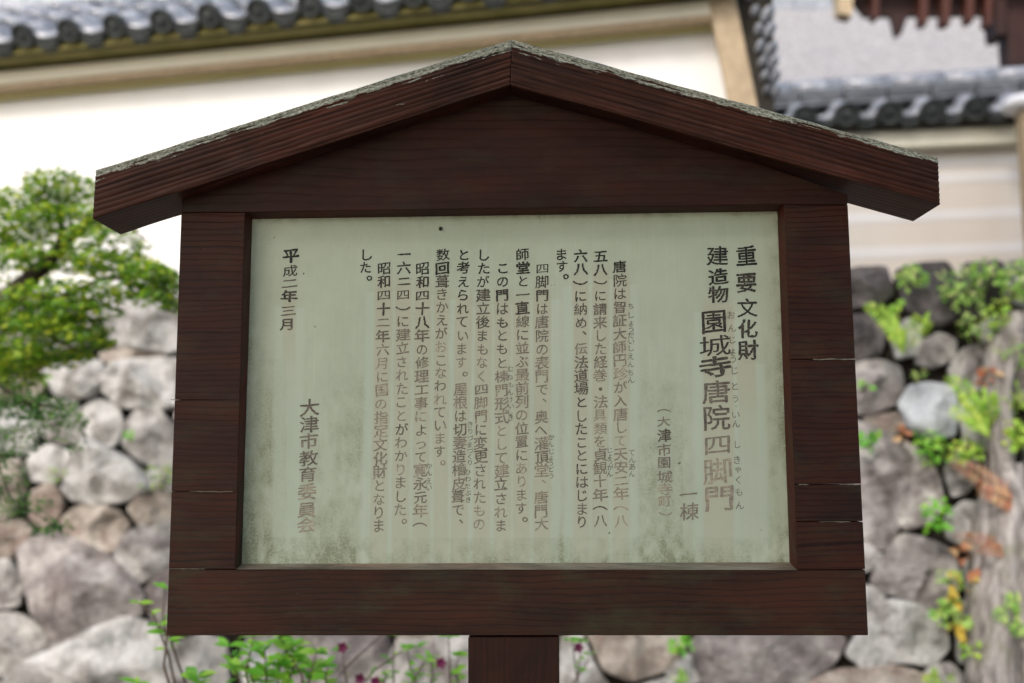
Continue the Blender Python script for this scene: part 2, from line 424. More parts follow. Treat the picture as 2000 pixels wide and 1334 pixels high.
TR = [  # traced outlines of the stones the photograph shows
 ('white', [(200,600),(235,578),(300,568),(352,576),(356,680),(325,690),(270,684),(215,672),(203,640)]),
 ('tan', [(198,688),(260,676),(318,683),(314,702),(230,713),(203,707)]),
 ('white', [(205,735),(240,708),(300,699),(352,702),(356,790),(300,802),(235,795),(205,765)]),
 ('white', [(82,730),(110,707),(165,700),(200,706),(204,750),(180,778),(110,772)]),
 ('tan', [(-25,742),(60,738),(84,758),(62,785),(-25,792)]),
 ('white', [(162,800),(195,781),(230,795),(240,830),(226,868),(205,874),(175,857),(164,830)]),
 ('grey', [(245,830),(275,795),(300,789),(345,835),(352,905),(320,920),(270,897),(241,870)]),
 ('white', [(150,880),(190,860),(215,878),(250,895),(286,930),(291,960),(245,976),(190,986),(145,978),(120,955),(138,915)]),
 ('tan', [(252,992),(275,972),(330,963),(350,990),(330,1020),(270,1022)]),
 ('tan', [(118,1020),(145,993),(185,983),(228,995),(252,1022),(237,1055),(210,1083),(170,1067),(133,1047)]),
 ('grey', [(223,1080),(245,1045),(285,1020),(338,1012),(350,1080),(312,1120),(275,1137),(243,1112)]),
 ('tan', [(58,965),(95,943),(118,958),(125,985),(110,1015),(85,1030),(60,1012)]),
 ('tan', [(-25,1020),(40,1016),(60,1035),(50,1060),(20,1087),(-25,1087)]),
 ('purple', [(38,1075),(70,1048),(110,1036),(160,1058),(205,1080),(250,1115),(287,1165),(282,1200),(230,1208),(180,1235),(130,1257),(95,1242),(73,1190),(50,1145)]),
 ('grey', [(-35,1093),(20,1093),(46,1140),(36,1182),(-35,1192)]),
 ('grey', [(-35,1194),(40,1200),(86,1230),(97,1262),(60,1302),(10,1322),(-35,1327)]),
 ('white', [(20,1335),(75,1288),(130,1262),(190,1227),(250,1205),(292,1215),(332,1247),(338,1300),(322,1400),(180,1420),(10,1410)]),
 ('purple', [(288,1150),(320,1108),(375,1105),(378,1232),(320,1228),(289,1192)]),
 ('grey', [(338,1255),(400,1237),(442,1252),(445,1340),(400,1400),(346,1385)]),
 ('tan', [(-25,900),(40,898),(58,925),(52,958),(20,1010),(-25,1012)]),
 ('white', [(55,890),(95,868),(135,882),(132,915),(110,942),(62,938)]),
 ('white', [(-25,800),(50,795),(78,830),(60,885),(-25,890)]),
 ('grey', [(86,785),(150,782),(158,825),(160,862),(120,868),(82,850)]),
 ('grey', [(-25,600),(90,588),(192,596),(196,655),(120,690),(-25,682)]),
 ('grey', [(95,1282),(70,1262),(100,1248),(128,1256),(122,1268)]),
 ('white', [(290,925),(310,905),(356,925),(356,958),(300,962)]),
 # right of the sign
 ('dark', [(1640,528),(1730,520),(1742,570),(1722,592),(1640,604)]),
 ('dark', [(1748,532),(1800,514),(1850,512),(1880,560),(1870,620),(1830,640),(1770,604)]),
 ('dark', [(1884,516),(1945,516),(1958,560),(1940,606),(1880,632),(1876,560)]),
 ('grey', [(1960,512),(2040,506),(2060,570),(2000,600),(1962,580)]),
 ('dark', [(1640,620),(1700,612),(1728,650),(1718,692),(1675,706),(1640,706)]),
 ('white', [(1738,652),(1775,622),(1800,640),(1792,690),(1752,700)]),
 ('grey', [(1800,668),(1835,650),(1866,665),(1864,700),(1822,717),(1790,708)]),
 ('purple', [(1640,715),(1720,704),(1755,718),(1764,760),(1746,790),(1700,806),(1640,810)]),
 ('blue', [(1756,790),(1775,755),(1812,748),(1860,756),(1870,810),(1862,850),(1822,857),(1775,837)]),
 ('grey', [(1853,720),(1880,683),(1918,673),(1932,720),(1917,760),(1873,767)]),
 ('tan', [(1690,815),(1750,806),(1768,835),(1740,850),(1692,830)]),
 ('purple', [(1640,870),(1660,822),(1700,832),(1742,855),(1790,878),(1832,928),(1841,980),(1812,1022),(1760,1032),(1715,1002),(1650,985)]),
 ('grey', [(1846,920),(1865,885),(1902,888),(1914,930),(1887,962),(1860,967)]),
 ('white', [(1875,790),(1915,778),(1938,820),(1925,868),(1884,870)]),
 ('purple', [(1660,1000),(1718,990),(1750,1025),(1747,1055),(1720,1073),(1660,1035)]),
 ('grey', [(1655,1050),(1700,1066),(1722,1088),(1700,1112),(1655,1118)]),
 ('purple', [(1702,1135),(1730,1080),(1760,1046),(1805,1053),(1855,1070),(1873,1120),(1862,1165),(1812,1197),(1760,1168),(1720,1152)]),
 ('grey', [(1850,1010),(1880,980),(1918,985),(1923,1040),(1882,1067),(1852,1050)]),
 ('grey', [(1660,1145),(1700,1145),(1730,1160),(1700,1212),(1660,1225)]),
 ('white', [(1655,1275),(1690,1215),(1735,1172),(1790,1183),(1840,1215),(1852,1265),(1820,1300),(1760,1292),(1690,1304)]),
 ('grey', [(1872,1180),(1930,1150),(1950,1220),(1930,1300),(1870,1290)]),
 ('white', [(1095,1245),(1135,1232),(1152,1280),(1192,1345),(1185,1405),(1090,1405)]),
 ('tan', [(1148,1232),(1180,1205),(1322,1205),(1340,1270),(1292,1312),(1232,1332),(1182,1307)]),
 ('purple', [(1352,1262),(1378,1205),(1602,1205),(1652,1250),(1622,1302),(1580,1330),(1540,1347),(1450,1352),(1382,1342),(1358,1302)]),
 ('tan', [(1540,1390),(1562,1337),(1640,1308),(1740,1300),(1802,1313),(1832,1352),(1822,1425),(1540,1425)]),
 ('purple', [(565,1255),(600,1205),(700,1200),(760,1248),(745,1345),(700,1420),(585,1420)]),
 ('white', [(1215,1350),(1300,1325),(1360,1350),(1380,1420),(1210,1420)]),
]
inside_pts = []; bnd = []
for mt, poly in TR:
    Q = [to_uv(*p) for p in poly]; A, cx, cy = area_c(Q)
    make_stone(Q, mt)
    D = resample(Q, 16)
    for (x, y) in D: bnd.append((cx+(x-cx)*.80, cy+(y-cy)*.80))
    inside_pts.append(Q)
def inside(p, Q):
    c = False; j = len(Q)-1
    for i in range(len(Q)):
        if (Q[i][1] > p[1]) != (Q[j][1] > p[1]) and p[0] < (Q[j][0]-Q[i][0])*(p[1]-Q[i][1])/(Q[j][1]-Q[i][1])+Q[i][0]: c = not c
        j = i
    return c
tl = to_uv(0, 572); tr_ = to_uv(2000, 508)
def top_v(u): return tl[1]+(tr_[1]-tl[1])*(u-tl[0])/(tr_[0]-tl[0])
seeds = []
U0, U1, V0 = -3.9, 3.6, -2.45
tries = 0
while tries < 16000 and len(seeds) < 235:
    tries += 1
    p = (rng.uniform(U0, U1), rng.uniform(V0, .35))
    if p[1] > top_v(p[0])-.09: continue
    if any(inside(p, Q) for Q in inside_pts): continue
    rr = rng.choice((.24, .30, .34)) if tries < 5000 else rng.choice((.13, .17))
    if any((p[0]-q[0])**2+((p[1]-q[1])*1.25)**2 < (rr if k[2] > .2 else .1)**2 for q in seeds for k in [(0, 0, 1)]): continue
    if any((p[0]-q[0])**2+(p[1]-q[1])**2 < (.10 if tries < 5000 else .062)**2 for q in bnd): continue
    seeds.append(p)
allp = seeds+bnd
for s in seeds:
    tv = top_v(s[0])
    poly = [(s[0]-.6, s[1]-.6), (s[0]+.6, s[1]-.6), (s[0]+.6, tv), (s[0]-.6, tv)]
    for q in allp:
        if q == s or abs(q[0]-s[0]) > 1.2 or abs(q[1]-s[1]) > 1.2: continue
        mx, my = (s[0]+q[0])/2, (s[1]+q[1])/2; nx, ny = q[0]-s[0], q[1]-s[1]
        out = []
        for i in range(len(poly)):
            a, b = poly[i], poly[(i+1) % len(poly)]
            da = (a[0]-mx)*nx+(a[1]-my)*ny; db = (b[0]-mx)*nx+(b[1]-my)*ny
            if da <= 0: out.append(a)
            if (da < 0) != (db < 0): t = da/(da-db); out.append((a[0]+(b[0]-a[0])*t, a[1]+(b[1]-a[1])*t))
        poly = out
        if len(poly) < 3: break
    if len(poly) < 3: continue
    A, _, _ = area_c(poly)
    if abs(A) < .003: continue
    make_stone(poly, rng.choice(['grey', 'grey', 'purple', 'tan', 'white']), .016)
mb = MB()   # dark packed earth behind the joints
q0, q1 = STONE.p+d_s*(-5.5)-n_s*.06, STONE.p+d_s*5.5-n_s*.06
hexa(mb, q0+u_s*(-2.44), q1+u_s*(-2.44), q1+u_s*(top_v(5.5)-.06), q0+u_s*(top_v(-5.5)-.06), Vector((0, .35, 0)))
mb.build('earth_core', M['earth'], wall_root)

# ------------------------------------------------------------------ roof tile meshes
def ring_disc(mb, c, ax, rad, th, mi=0, n=20):
    """tile end: thick disc with a raised rim and a centre boss, facing -ax"""
    a = ax.orthogonal().normalized(); b = ax.cross(a)
    prof = [(rad, th), (rad, 0), (rad*.97, -.004), (rad*.80, -.004), (rad*.76, .003), (rad*.40, .003), (rad*.34, -.003), (rad*.1, -.006)]
    vs = []; fs = []
    for (r_, h) in prof:
        for k in range(n):
            an = 2*math.pi*k/n; vs.append(c+(a*math.cos(an)+b*math.sin(an))*r_+ax*h)
    for i in range(len(prof)-1):
        for k in range(n): fs.append((i*n+k, i*n+(k+1) % n, (i+1)*n+(k+1) % n, (i+1)*n+k))
    fs.append(tuple(range((len(prof)-1)*n, len(prof)*n))); fs.append(tuple(range(n-1, -1, -1)))
    mb.add(vs, fs, None, mi)
def tile_mesh(eave=True, L=.30, rr=.058, rd=.062):
    mb = MB(); pr = []
    for k in range(25):
        s = -.150+.27*k/24*1.07
        if abs(s) < rr: z = .0+math.sqrt(max(0, rr**2-s*s))*.9
        else:
            q = (s+.135) if s < 0 else (s-.135); z = -.022+.022*(abs(q)/(.135-rr))**2
        pr.append((s, z))
    th = .014; n = len(pr)
    vs = []
    for y in (0, L):
        lift = .022 if y == 0 else 0.0
        for (s, z) in pr: vs.append(Vector((s, y, z+lift)))
        for (s, z) in pr: vs.append(Vector((s, y, z-th+lift)))
    fs = []
    for k in range(n-1):
        fs.append((k, k+1, 2*n+k+1, 2*n+k)); fs.append((n+k+1, n+k, 3*n+k, 3*n+k+1))
        fs.append((n+k, n+k+1, k+1, k)); fs.append((2*n+k, 2*n+k+1, 3*n+k+1, 3*n+k))
    fs.append((0, 2*n, 3*n, n)); fs.append((n-1, 2*n-1, 4*n-1, 3*n-1))
    mb.add(vs, fs)
    if eave:
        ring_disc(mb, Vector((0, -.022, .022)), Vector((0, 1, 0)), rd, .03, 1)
        # hanging crescent apron between the discs
        A = []; B = []
        for k in range(13):
            t = k/12; s = -.225+t*.17
            q = s+.135; zt_ = .004+.022*(min(1, abs(q)/.077))**2-.012
            zb_ = -.052-.03*math.sin(math.pi*t)+.05*(abs(2*t-1))**3
            A.append((s, zt_)); B.append((s, min(zb_, zt_-.004)))
        vs = [Vector((s, -.014, z)) for s, z in A]+[Vector((s, -.018, z)) for s, z in B]+[Vector((s, .004, z)) for s, z in A]+[Vector((s, .004, z)) for s, z in B]
        fs = []
        for k in range(12):
            fs += [(13+k, 14+k, k+1, k), (26+k, 27+k, 40+k, 39+k), (39+k, 40+k, 14+k, 13+k)]
        fs += [(0, 26, 39, 13), (12, 25, 51, 38)]
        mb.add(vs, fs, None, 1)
        # raised moulding line on the apron
        vs = []; fs = []
        for k in range(13):
            t = k/12; a_, b_ = A[k], B[k]; zm = a_[1]*.45+b_[1]*.55
            vs += [Vector((a_[0], -.0165, zm+.004)), Vector((a_[0], -.024, zm)), Vector((a_[0], -.0175, zm-.004))]
        for k in range(12): fs += [(3*k, 3*k+1, 3*k+4, 3*k+3), (3*k+1, 3*k+2, 3*k+5, 3*k+4)]
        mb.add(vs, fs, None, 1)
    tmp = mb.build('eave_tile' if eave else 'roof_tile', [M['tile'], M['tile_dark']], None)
    me = tmp.data; bpy.data.objects.remove(tmp)
    me.polygons.foreach_set('use_smooth', [p.material_index == 0 and abs(p.normal.y) < .5 for p in me.polygons])
    return me
ME_EAVE, ME_TILE = tile_mesh(True), tile_mesh(False)
ME_EAVE_R = tile_mesh(True, .30, .078, .080)
def lay_tiles(root, a, b, n_out, pitch, slope, rows, phase=0, extra=(0, 0), sc=1.0, me0=None):
    d = (b-a); L = d.length; d.normalize()
    back = (-n_out*math.cos(slope)+Vector((0, 0, 1))*math.sin(slope)).normalized()
    nrm = d.cross(back).normalized()
    inv = Matrix.Translation(root.location).inverted()
    k0, k1 = -extra[0], int(L/pitch)+1+extra[1]
    for r_ in range(rows):
        for k in range(k0, k1):
            p = a+d*(k*pitch)+back*(r_*.235*sc)
            jit = Vector((rng.gauss(0, .0015), 0, rng.gauss(0, .002)))
            o = bpy.data.objects.new('eave_tile' if r_ == 0 else 'roof_tile', (me0 or ME_EAVE) if r_ == 0 else ME_TILE); COL.objects.link(o)
            mtx = Matrix((d, back, nrm)).transposed().to_4x4(); mtx.translation = p+jit
            o.parent = root; o.matrix_basis = inv @ mtx @ Matrix.Scale(sc*pitch/.27/sc, 4)
    return d, back, nrm

# ------------------------------------------------------------------ left white building
UPZ = Vector((0, 0, 1))
bl = empty('white_walled_building', (0, 3.4, 2.3))
tag(bl, 'tall white plastered building with grey tiled eave behind the left half of the notice board', 'building')
EAVE = WALL_L.off(.30)
ea, eb = EAVE.at(51, 76), EAVE.at(1440, -70)
cornerB = WALL_L.at(1432, 60)
def on(plane, p):  # drop p onto the plane along its normal
    return p-plane.n*((p-plane.p).dot(plane.n))
left_far = ea+(ea-eb).normalized()*4.2
wl_a, wl_b = on(WALL_L, left_far), on(WALL_L, cornerB)
z0 = 2.25
mb = MB()
hexa(mb, Vector((wl_a.x, wl_a.y, z0)), Vector((wl_b.x, wl_b.y, z0)), Vector((wl_b.x, wl_b.y, eb.z+.12)), Vector((wl_a.x, wl_a.y, left_far.z+.12)), -n_l*.5)
mb.build('wall', M['plaster'], bl)
def strips(root, plane, x0, x1, ylist, hpx, mat, n_out, th=.003):
    for (ya, yb) in ylist:
        a, b = plane.at(x0, ya), plane.at(x1, yb); h = Vector((0, 0, hpx/F_PX*(a-CAM).length))
        mb = MB(); hexa(mb, a-h/2+n_out*th, b-h/2+n_out*th, b+h/2+n_out*th, a+h/2+n_out*th, -n_out*.02); mb.build('stripe', mat, root)
# five faint lines on the plaster, as on temple walls
for yy in (262, 332, 402, 472, 540):
    strips(bl, WALL_L, -500, 1400, [(yy+.05*480+18, yy-.05*950+18-(0))], 15, M['stripe_dim'], n_l)
# eave beam (pale face, shaded underside), soffit board, corner post
def beam(name, plane, pa, pb, hgt, dep, mat, root, n_out, ext=0.):
    a, b = plane.at(*pa), plane.at(*pb); d = (b-a).normalized(); a = a-d*ext
    mb = MB(); hexa(mb, a, b, b+UPZ*hgt, a+UPZ*hgt, -n_out*dep, d); return bevel(mb.build(name, mat, root), .006)
BF = WALL_L.off(.125)
beam('eave_beam', BF, (0, 164), (1392, 27), .072, .122, M['cream_wood'], bl, n_l, 3)
beam('tan_batten', WALL_L.off(.118), (0, 173), (1392, 36), .022, .115, M['tan_wood'], bl, n_l, 3)
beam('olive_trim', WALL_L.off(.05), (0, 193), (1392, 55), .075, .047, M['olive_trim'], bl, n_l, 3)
BF2 = WALL_L.off(.255)
sa, sb = on(BF, ea), on(BF, eb)
mb = MB(); s1, s2 = BF2.at(0, 112), BF2.at(1440, -38); dd = (s2-s1).normalized(); s1 = s1-dd*3
hexa(mb, s1, s2, s2+UPZ*.03, s1+UPZ*.03, -n_l*.25, dd); mb.build('soffit_board', M['soffit'], bl)
mb = MB(); s1, s2 = BF2.off(.02).at(0, 108), BF2.off(.02).at(1440, -42); s1 = s1-dd*3
hexa(mb, s1, s2, s2+UPZ*.04, s1+UPZ*.04, -n_l*.025, dd); mb.build('fascia_board', M['soffit'], bl)
d_, back_, nrm_ = lay_tiles(bl, ea, eb, n_l, .27, R(36), 4, extra=(8, 0))
mb = MB()
a, b = ea-d_*2.3-nrm_*.04, eb-nrm_*.04+d_*.02
hexa(mb, a, b, b+back_*1.3, a+back_*1.3, -nrm_*.05, d_); mb.build('roof_base', M['dark_wood'], bl)
# ridge of this roof
a, b = ea-d_*2.3+back_*1.0, eb+back_*1.0+d_*.05
mb = MB(); hexa(mb, a, b, b+UPZ*.22, a+UPZ*.22, -n_l*.3, d_); mb.build('ridge', M['tile'], bl)
# corner post that leans outward
PP = WALL_L.off(.13)
mb = MB(); a, b, c, d4 = PP.at(1478, 420-60), PP.at(1560-50, 350), PP.at(1437, -6), PP.at(1384, -6)
a = PP.at(1424, 205); a2 = PP.at(1480, 205)
# extend both edges downwards to the terrace
e1 = (PP.at(1424, 205)-PP.at(1386, 20)).normalized(); e2 = (PP.at(1478, 205)-PP.at(1439, 20)).normalized()
t1 = (z0-PP.at(1424, 205).z)/e1.z; t2 = (z0-PP.at(1478, 205).z)/e2.z
hexa(mb, PP.at(1424, 205)+e1*t1, PP.at(1478, 205)+e2*t2, PP.at(1435, -12), PP.at(1381, -12), -n_l*.11, -e1)
bevel(mb.build('corner_post', M['tan_wood'], bl), .006)
# verge: raking dark board carrying two files of small rounded tile ends
VG = WALL_L.off(.06)
mb = MB(); hexa(mb, VG.at(1490, 300), VG.at(1515, 300), VG.at(1508, -60), VG.at(1428, -60), -n_l*.16)
mb.build('verge_board', M['dark_wood'], bl)
VT = VG.off(.012)
me_vt = None
for (x, y, rx_, rz_) in [(1474, 24, 8, 9), (1497, -16, 12, 15), (1499, 29, 12, 16), (1481, 59, 8, 10), (1503, 60, 11, 15), (1484, 92, 8, 12), (1505, 99, 12, 16), (1489, 124, 8, 9), (1510, 124, 10, 14), (1494, 150, 8, 9), (1514, 152, 9, 13), (1498, 178, 7, 8), (1516, 180, 8, 11), (1466, -8, 8, 9)]:
    p = VT.at(x, y); k = (p-CAM).length/F_PX; mb = MB(); vs = []; fs = []
    ux = (d_l*.93+UPZ*.36).normalized(); uz = (UPZ*.93-d_l*.36+d_l*.75).normalized()
    for i in range(6):
        f = i/5*math.pi/2
        for j in range(14):
            an = 2*math.pi*j/14
            vs.append(p+d_l*(math.cos(an)*rx_*k*math.cos(f))+uz*(math.sin(an)*rz_*k*math.cos(f))+(n_l*.9+UPZ*.4)*(math.sin(f)*.035))
    for i in range(5):
        for j in range(14): fs.append((i*14+j, i*14+(j+1) % 14, (i+1)*14+(j+1) % 14, (i+1)*14+j))
    mb.add(vs, fs); mb.build('verge_tile', M['tile'], bl, smooth=True)

# ------------------------------------------------------------------ right striped wall with its tiled coping
br = empty('striped_temple_wall', (3.2, 4.4, 2.3))
tag(br, 'low beige plaster wall with white horizontal stripes and grey tile coping right of the notice board', 'wall')
EA = WALL_R.off(.20)
ra, rb = EA.at(1570, 234), EA.at(1904, 219)
dr = (rb-ra).normalized(); pitch_r = (rb-ra).length/4
ra_ = ra-dr*pitch_r*3; rb_ = ra+dr*pitch_r*9
d2, back2, nrm2 = lay_tiles(br, ra_, rb_, n_r, pitch_r, R(30), 1, sc=.9, me0=ME_EAVE_R)
wa, wb = on(WALL_R, ra_), on(WALL_R, rb_)
mb = MB(); hexa(mb, Vector((wa.x, wa.y, z0)), Vector((wb.x, wb.y, z0)), wb+UPZ*.02, wa+UPZ*.02, -n_r*.3); mb.build('wall', M['plaster_beige'], br)
for yy in (322, 352, 424, 492): strips(br, WALL_R, 1350, 2250, [(yy+.04*390, yy-.04*510)], 20, M['stripe_soft'], n_r)
beam('eave_beam', WALL_R.off(.11), (1450, 300), (2200, 268), .10, .108, M['cream_wood'], br, n_r)
mb = MB(); a, b = ra_-nrm2*.035, rb_-nrm2*.035
hexa(mb, a, b, b+back2*.30, a+back2*.30, -nrm2*.03, d2); mb.build('coping_base', M['dark_wood'], br)
for i, (y1, y2, out, hh) in enumerate([(201, 192, .075, .026), (191, 182, .06, .026), (181, 172, .05, .026)]):
    pl = WALL_R.off(out); a = pl.at(1540, y1+9); b = pl.at(2000, y1-28+9); d = (b-a).normalized(); a = a-d*1.2; b = b+d*1
    nseg = 14
    for k in range(nseg):
        p, q = a.lerp(b, k/nseg+.002), a.lerp(b, (k+1)/nseg-.002)
        mb = MB(); hexa(mb, p, q, q+UPZ*hh, p+UPZ*hh, -n_r*(.02+2*out), d); bevel(mb.build('ridge_course_tile', M['tile_mid'], br), .004)
pl = WALL_R.off(-.04); a = pl.at(1540, 180); b = pl.at(2000, 150); d = (b-a).normalized(); a = a-d*1.2; b = b+d*1
for k in range(12):
    p, q = a.lerp(b, k/12+.001), a.lerp(b, (k+1)/12+.004)
    mb = MB(); tube(mb, [p, p.lerp(q, .5), q], [.062, .062, .066], 18); mb.build('ridge_cap_tile', M['tile'], br, smooth=True)

# pale rounded cap on a tan post at the right edge of the frame
PC = WALL_R.off(.32); p = PC.at(2000, 205); k = (p-CAM).length/F_PX
cp = empty('capped_post', (p.x, p.y, z0-.02))
tag(cp, 'tan post under a pale rounded cap at the far right by the striped wall', 'post')
mb = MB(); vs = []; fs = []
prof = [(.0, .058), (.45, .054), (.8, .035), (1, .005), (.97, -.02), (.8, -.034), (.4, -.04), (0, -.04)]
for (r_, h) in prof:
    for j in range(20):
        an = 2*math.pi*j/20; vs.append(p+Vector((math.cos(an)*r_*.118, math.sin(an)*r_*.118, h)))
for i in range(len(prof)-1):
    for j in range(20): fs.append((i*20+j, (i+1)*20+j, (i+1)*20+(j+1) % 20, i*20+(j+1) % 20))
mb.add(vs, fs); mb.build('cap', M['stripe'], cp, smooth=True)
mb = MB(); hexa(mb, Vector((p.x-.035, p.y-.04, z0-.02)), Vector((p.x+.045, p.y-.04, z0-.02)), Vector((p.x+.045, p.y-.04, p.z-.042)), Vector((p.x-.035, p.y-.04, p.z-.042)), (0, .08, 0), (0, 0, 1))
bevel(mb.build('shaft', M['tan_wood'], cp), .004)

# ------------------------------------------------------------------ hall with the bark roof, far behind
HB = empty('bark_roofed_hall', (3.2, 8.5, 2.3))
tag(HB, 'hall with a weathered grey bark roof seen above the striped wall', 'building')
HP = Plane((0, 7.2, 0), (0, -1, 0)); a = HP.at(1380, 260); b = HP.at(2260, 260)
HP2 = Plane((0, 10.6, 0), (0, -1, 0)); c = HP2.at(2330, 14); d4 = HP2.at(1300, 14); c.z = d4.z = (c.z+d4.z)/2
a.z = b.z = min(a.z, b.z)
NU, NV = 60, 24
mb = MB(); vs = []; fs = []
for j in range(NV+1):
    for i in range(NU+1):
        t = j/NV; p = a.lerp(b, i/NU).lerp(d4.lerp(c, i/NU), t)
        p = p+Vector((0, -.55, 1)).normalized()*(.05*noise.noise(p*2.2)+.03*noise.noise(p*7)-.18*math.sin(math.pi*t)*.6)
        vs.append(p)
for j in range(NV):
    for i in range(NU): q = j*(NU+1)+i; fs.append((q, q+1, q+NU+2, q+NU+1))
n0 = len(vs); vs += [v-Vector((0, 0, .25)) for v in vs[:NU+1]]
for i in range(NU): fs.append((n0+i, n0+i+1, i+1, i))
mb.add(vs, fs); mb.build('bark_roof', M['bark_roof'], HB, smooth=True)
mb = MB(); hexa(mb, d4-UPZ*.06, c-UPZ*.06, c+UPZ*.45, d4+UPZ*.30, (0, .4, 0)); mb.build('roof_ridge', M['tile'], HB)
mb = MB(); hexa(mb, Vector((a.x+.3, a.y+.9, z0)), Vector((b.x-.3, b.y+.9, z0)), Vector((b.x-.3, b.y+.9, a.z+.4)), Vector((a.x+.3, a.y+.9, a.z+.4)), (0, 2, 0)); mb.build('hall_wall', M['plaster_beige'], HB)

# ------------------------------------------------------------------ dark red gate, top right
GP = Plane((0, 5.6, 0), (0, -1, 0))
gt = empty('red_wooden_gate', (GP.at(1990, 200).x, 5.7, z0))
tag(gt, 'dark red timber gate eave with hanging rafter ends at the top right corner', 'gate')
def gq(name, pts, dep, mat, off=0., bev=.004):
    pl = GP.off(off); mb = MB(); prism(mb, [pl.at(*p) for p in pts], (0, dep, 0)); return bevel(mb.build(name, mat, gt), bev)
gq('eave_beam', [(1690, 30), (1962, 28), (1962, -60), (1645, -60), (1668, 4)], .06, M['gate_wood'])
gq('beam_end', [(1640, 26), (1664, 32), (1668, -20), (1634, -20)], .12, M['tan_wood'], .12)
for (x0, x1, yb) in [(1705, 1717, 34), (1798, 1812, 46), (1840, 1856, 47), (1888, 1902, 41), (1926, 1938, 50)]:
    gq('rafter', [(x0, yb), (x1, yb), (x1+2, -30), (x0+2, -30)], .10, M['gate_red'], .11)
gq('pendant', [(1749, 66), (1755, 70), (1762, 64), (1774, 28), (1740, 28), (1746, 52)], .06, M['gate_wood'], .13)
gq('bracket', [(1948, 68), (1966, 68), (1966, -30), (1940, -30)], .2, M['gate_wood'], .06)
pA = GP.at(1965, 0); pB = GP.at(1996, 0)
mb = MB(); hexa(mb, Vector((pA.x, 5.6, z0)), Vector((pB.x+.1, 5.6, z0)), Vector((pB.x+.1, 5.6, pA.z+.3)), Vector((pA.x, 5.6, pA.z+.3)), (0, .18, 0), UPZ)
bevel(mb.build('post', M['gate_wood'], gt), .01)
gq('roof_edge', [(1630, -50), (2150, -50), (2150, -140), (1560, -140)], .3, M['dark_wood'], .2)
mb = MB(); pA = GP.at(2110, 0)
hexa(mb, Vector((pA.x, 5.62, z0)), Vector((pA.x+.18, 5.62, z0)), Vector((pA.x+.18, 5.62, pA.z+.3)), Vector((pA.x, 5.62, pA.z+.3)), (0, .18, 0), UPZ)
bevel(mb.build('post', M['gate_wood'], gt), .01)

# ------------------------------------------------------------------ the notice board
nb = empty('notice_board', (0, 0, 0))
tag(nb, 'brown wooden notice board with gabled top and pale green lettered panel on one post', 'notice board')
T = .05
def fp(x, y): return BOARD.at(x, y)
XL = lambda y: 325+(355-325)*(1241-y)/(1241-388)
XR = lambda y: 1696+(1655-1696)*(1241-y)/(1241-385)
OL = lambda y: 460+(479-460)*(1112-y)/(1112-415)      # opening in the board
OR = lambda y: 1557+(1532-1557)*(1112-y)/(1112-400)
YT = lambda x: 415+(400-415)*(x-479)/(1532-479)
G = .35                                              # half gap of a plank joint, in px
def plank(name, pts, mat, dep=T, off=0., u=(1, 0, 0)):
    mb = MB(); prism(mb, [fp(*p)+Vector((0, -off, 0)) for p in pts], (0, dep+off, 0), u, rng.uniform(0, 9), rng.uniform(0, 9))
    return bevel(mb.build(name, mat, nb), .0014, 2)
plank('bottom_rail', [(XL(1241), 1241), (XR(1241), 1241), (XR(1113), 1113), (OR(1113), 1113), (OL(1113), 1113), (XL(1111), 1111)], M['rail'])
lj = [1111, 960, 781, 415]
for i in range(len(lj)-1):
    y0, y1 = lj[i]-G, lj[i+1]+G
    plank('plank', [(XL(y0), y0), (OL(y0), y0+1), (OL(y1), y1), (XL(y1), y1)], M['board'], off=rng.uniform(0, .0008))
rj = [1113, 1019, 946, 702, 400]
for i in range(len(rj)-1):
    y0, y1 = rj[i]-G, rj[i+1]+G
    plank('plank', [(OR(y0), y0), (XR(y0), y0-1), (XR(y1), y1), (OR(y1), y1)], M['board'], off=rng.uniform(0, .0008))
plank('gable_board', [(XL(415), 415-G), (OL(415), 415-G), (OR(400), 400-G), (XR(400), 400-G), (XR(392), 380), (1010, 150), (995, 150), (XL(395), 380)], M['gable'], .052)
# thin pale cracks showing in the plank ends
for (x0, x1, y, h) in ((1588, 1672, 702, 1.6), (1560, 1578, 946, 1.2), (1640, 1682, 946, 1.0), (334, 352, 781, 1.0), (372, 455, 960, .8), (330, 400, 1111, .9), (1600, 1660, 1019, .9)):
    mb = MB(); n_ = 7; top_ = []; bot_ = []
    for k in range(n_+1):
        x = x0+(x1-x0)*k/n_; j_ = rng.uniform(-.5, .5); top_.append((x, y-h*rng.uniform(.2, 1)+j_)); bot_.append((x, y+h*rng.uniform(.2, 1)+j_))
    for k in range(n_): prism(mb, [fp(*bot_[k])+Vector((0, -.0012, 0)), fp(*bot_[k+1])+Vector((0, -.0012, 0)), fp(*top_[k+1])+Vector((0, -.0012, 0)), fp(*top_[k])+Vector((0, -.0012, 0))], (0, .002, 0))
    mb.build('pale_crack', M['crack'], nb)
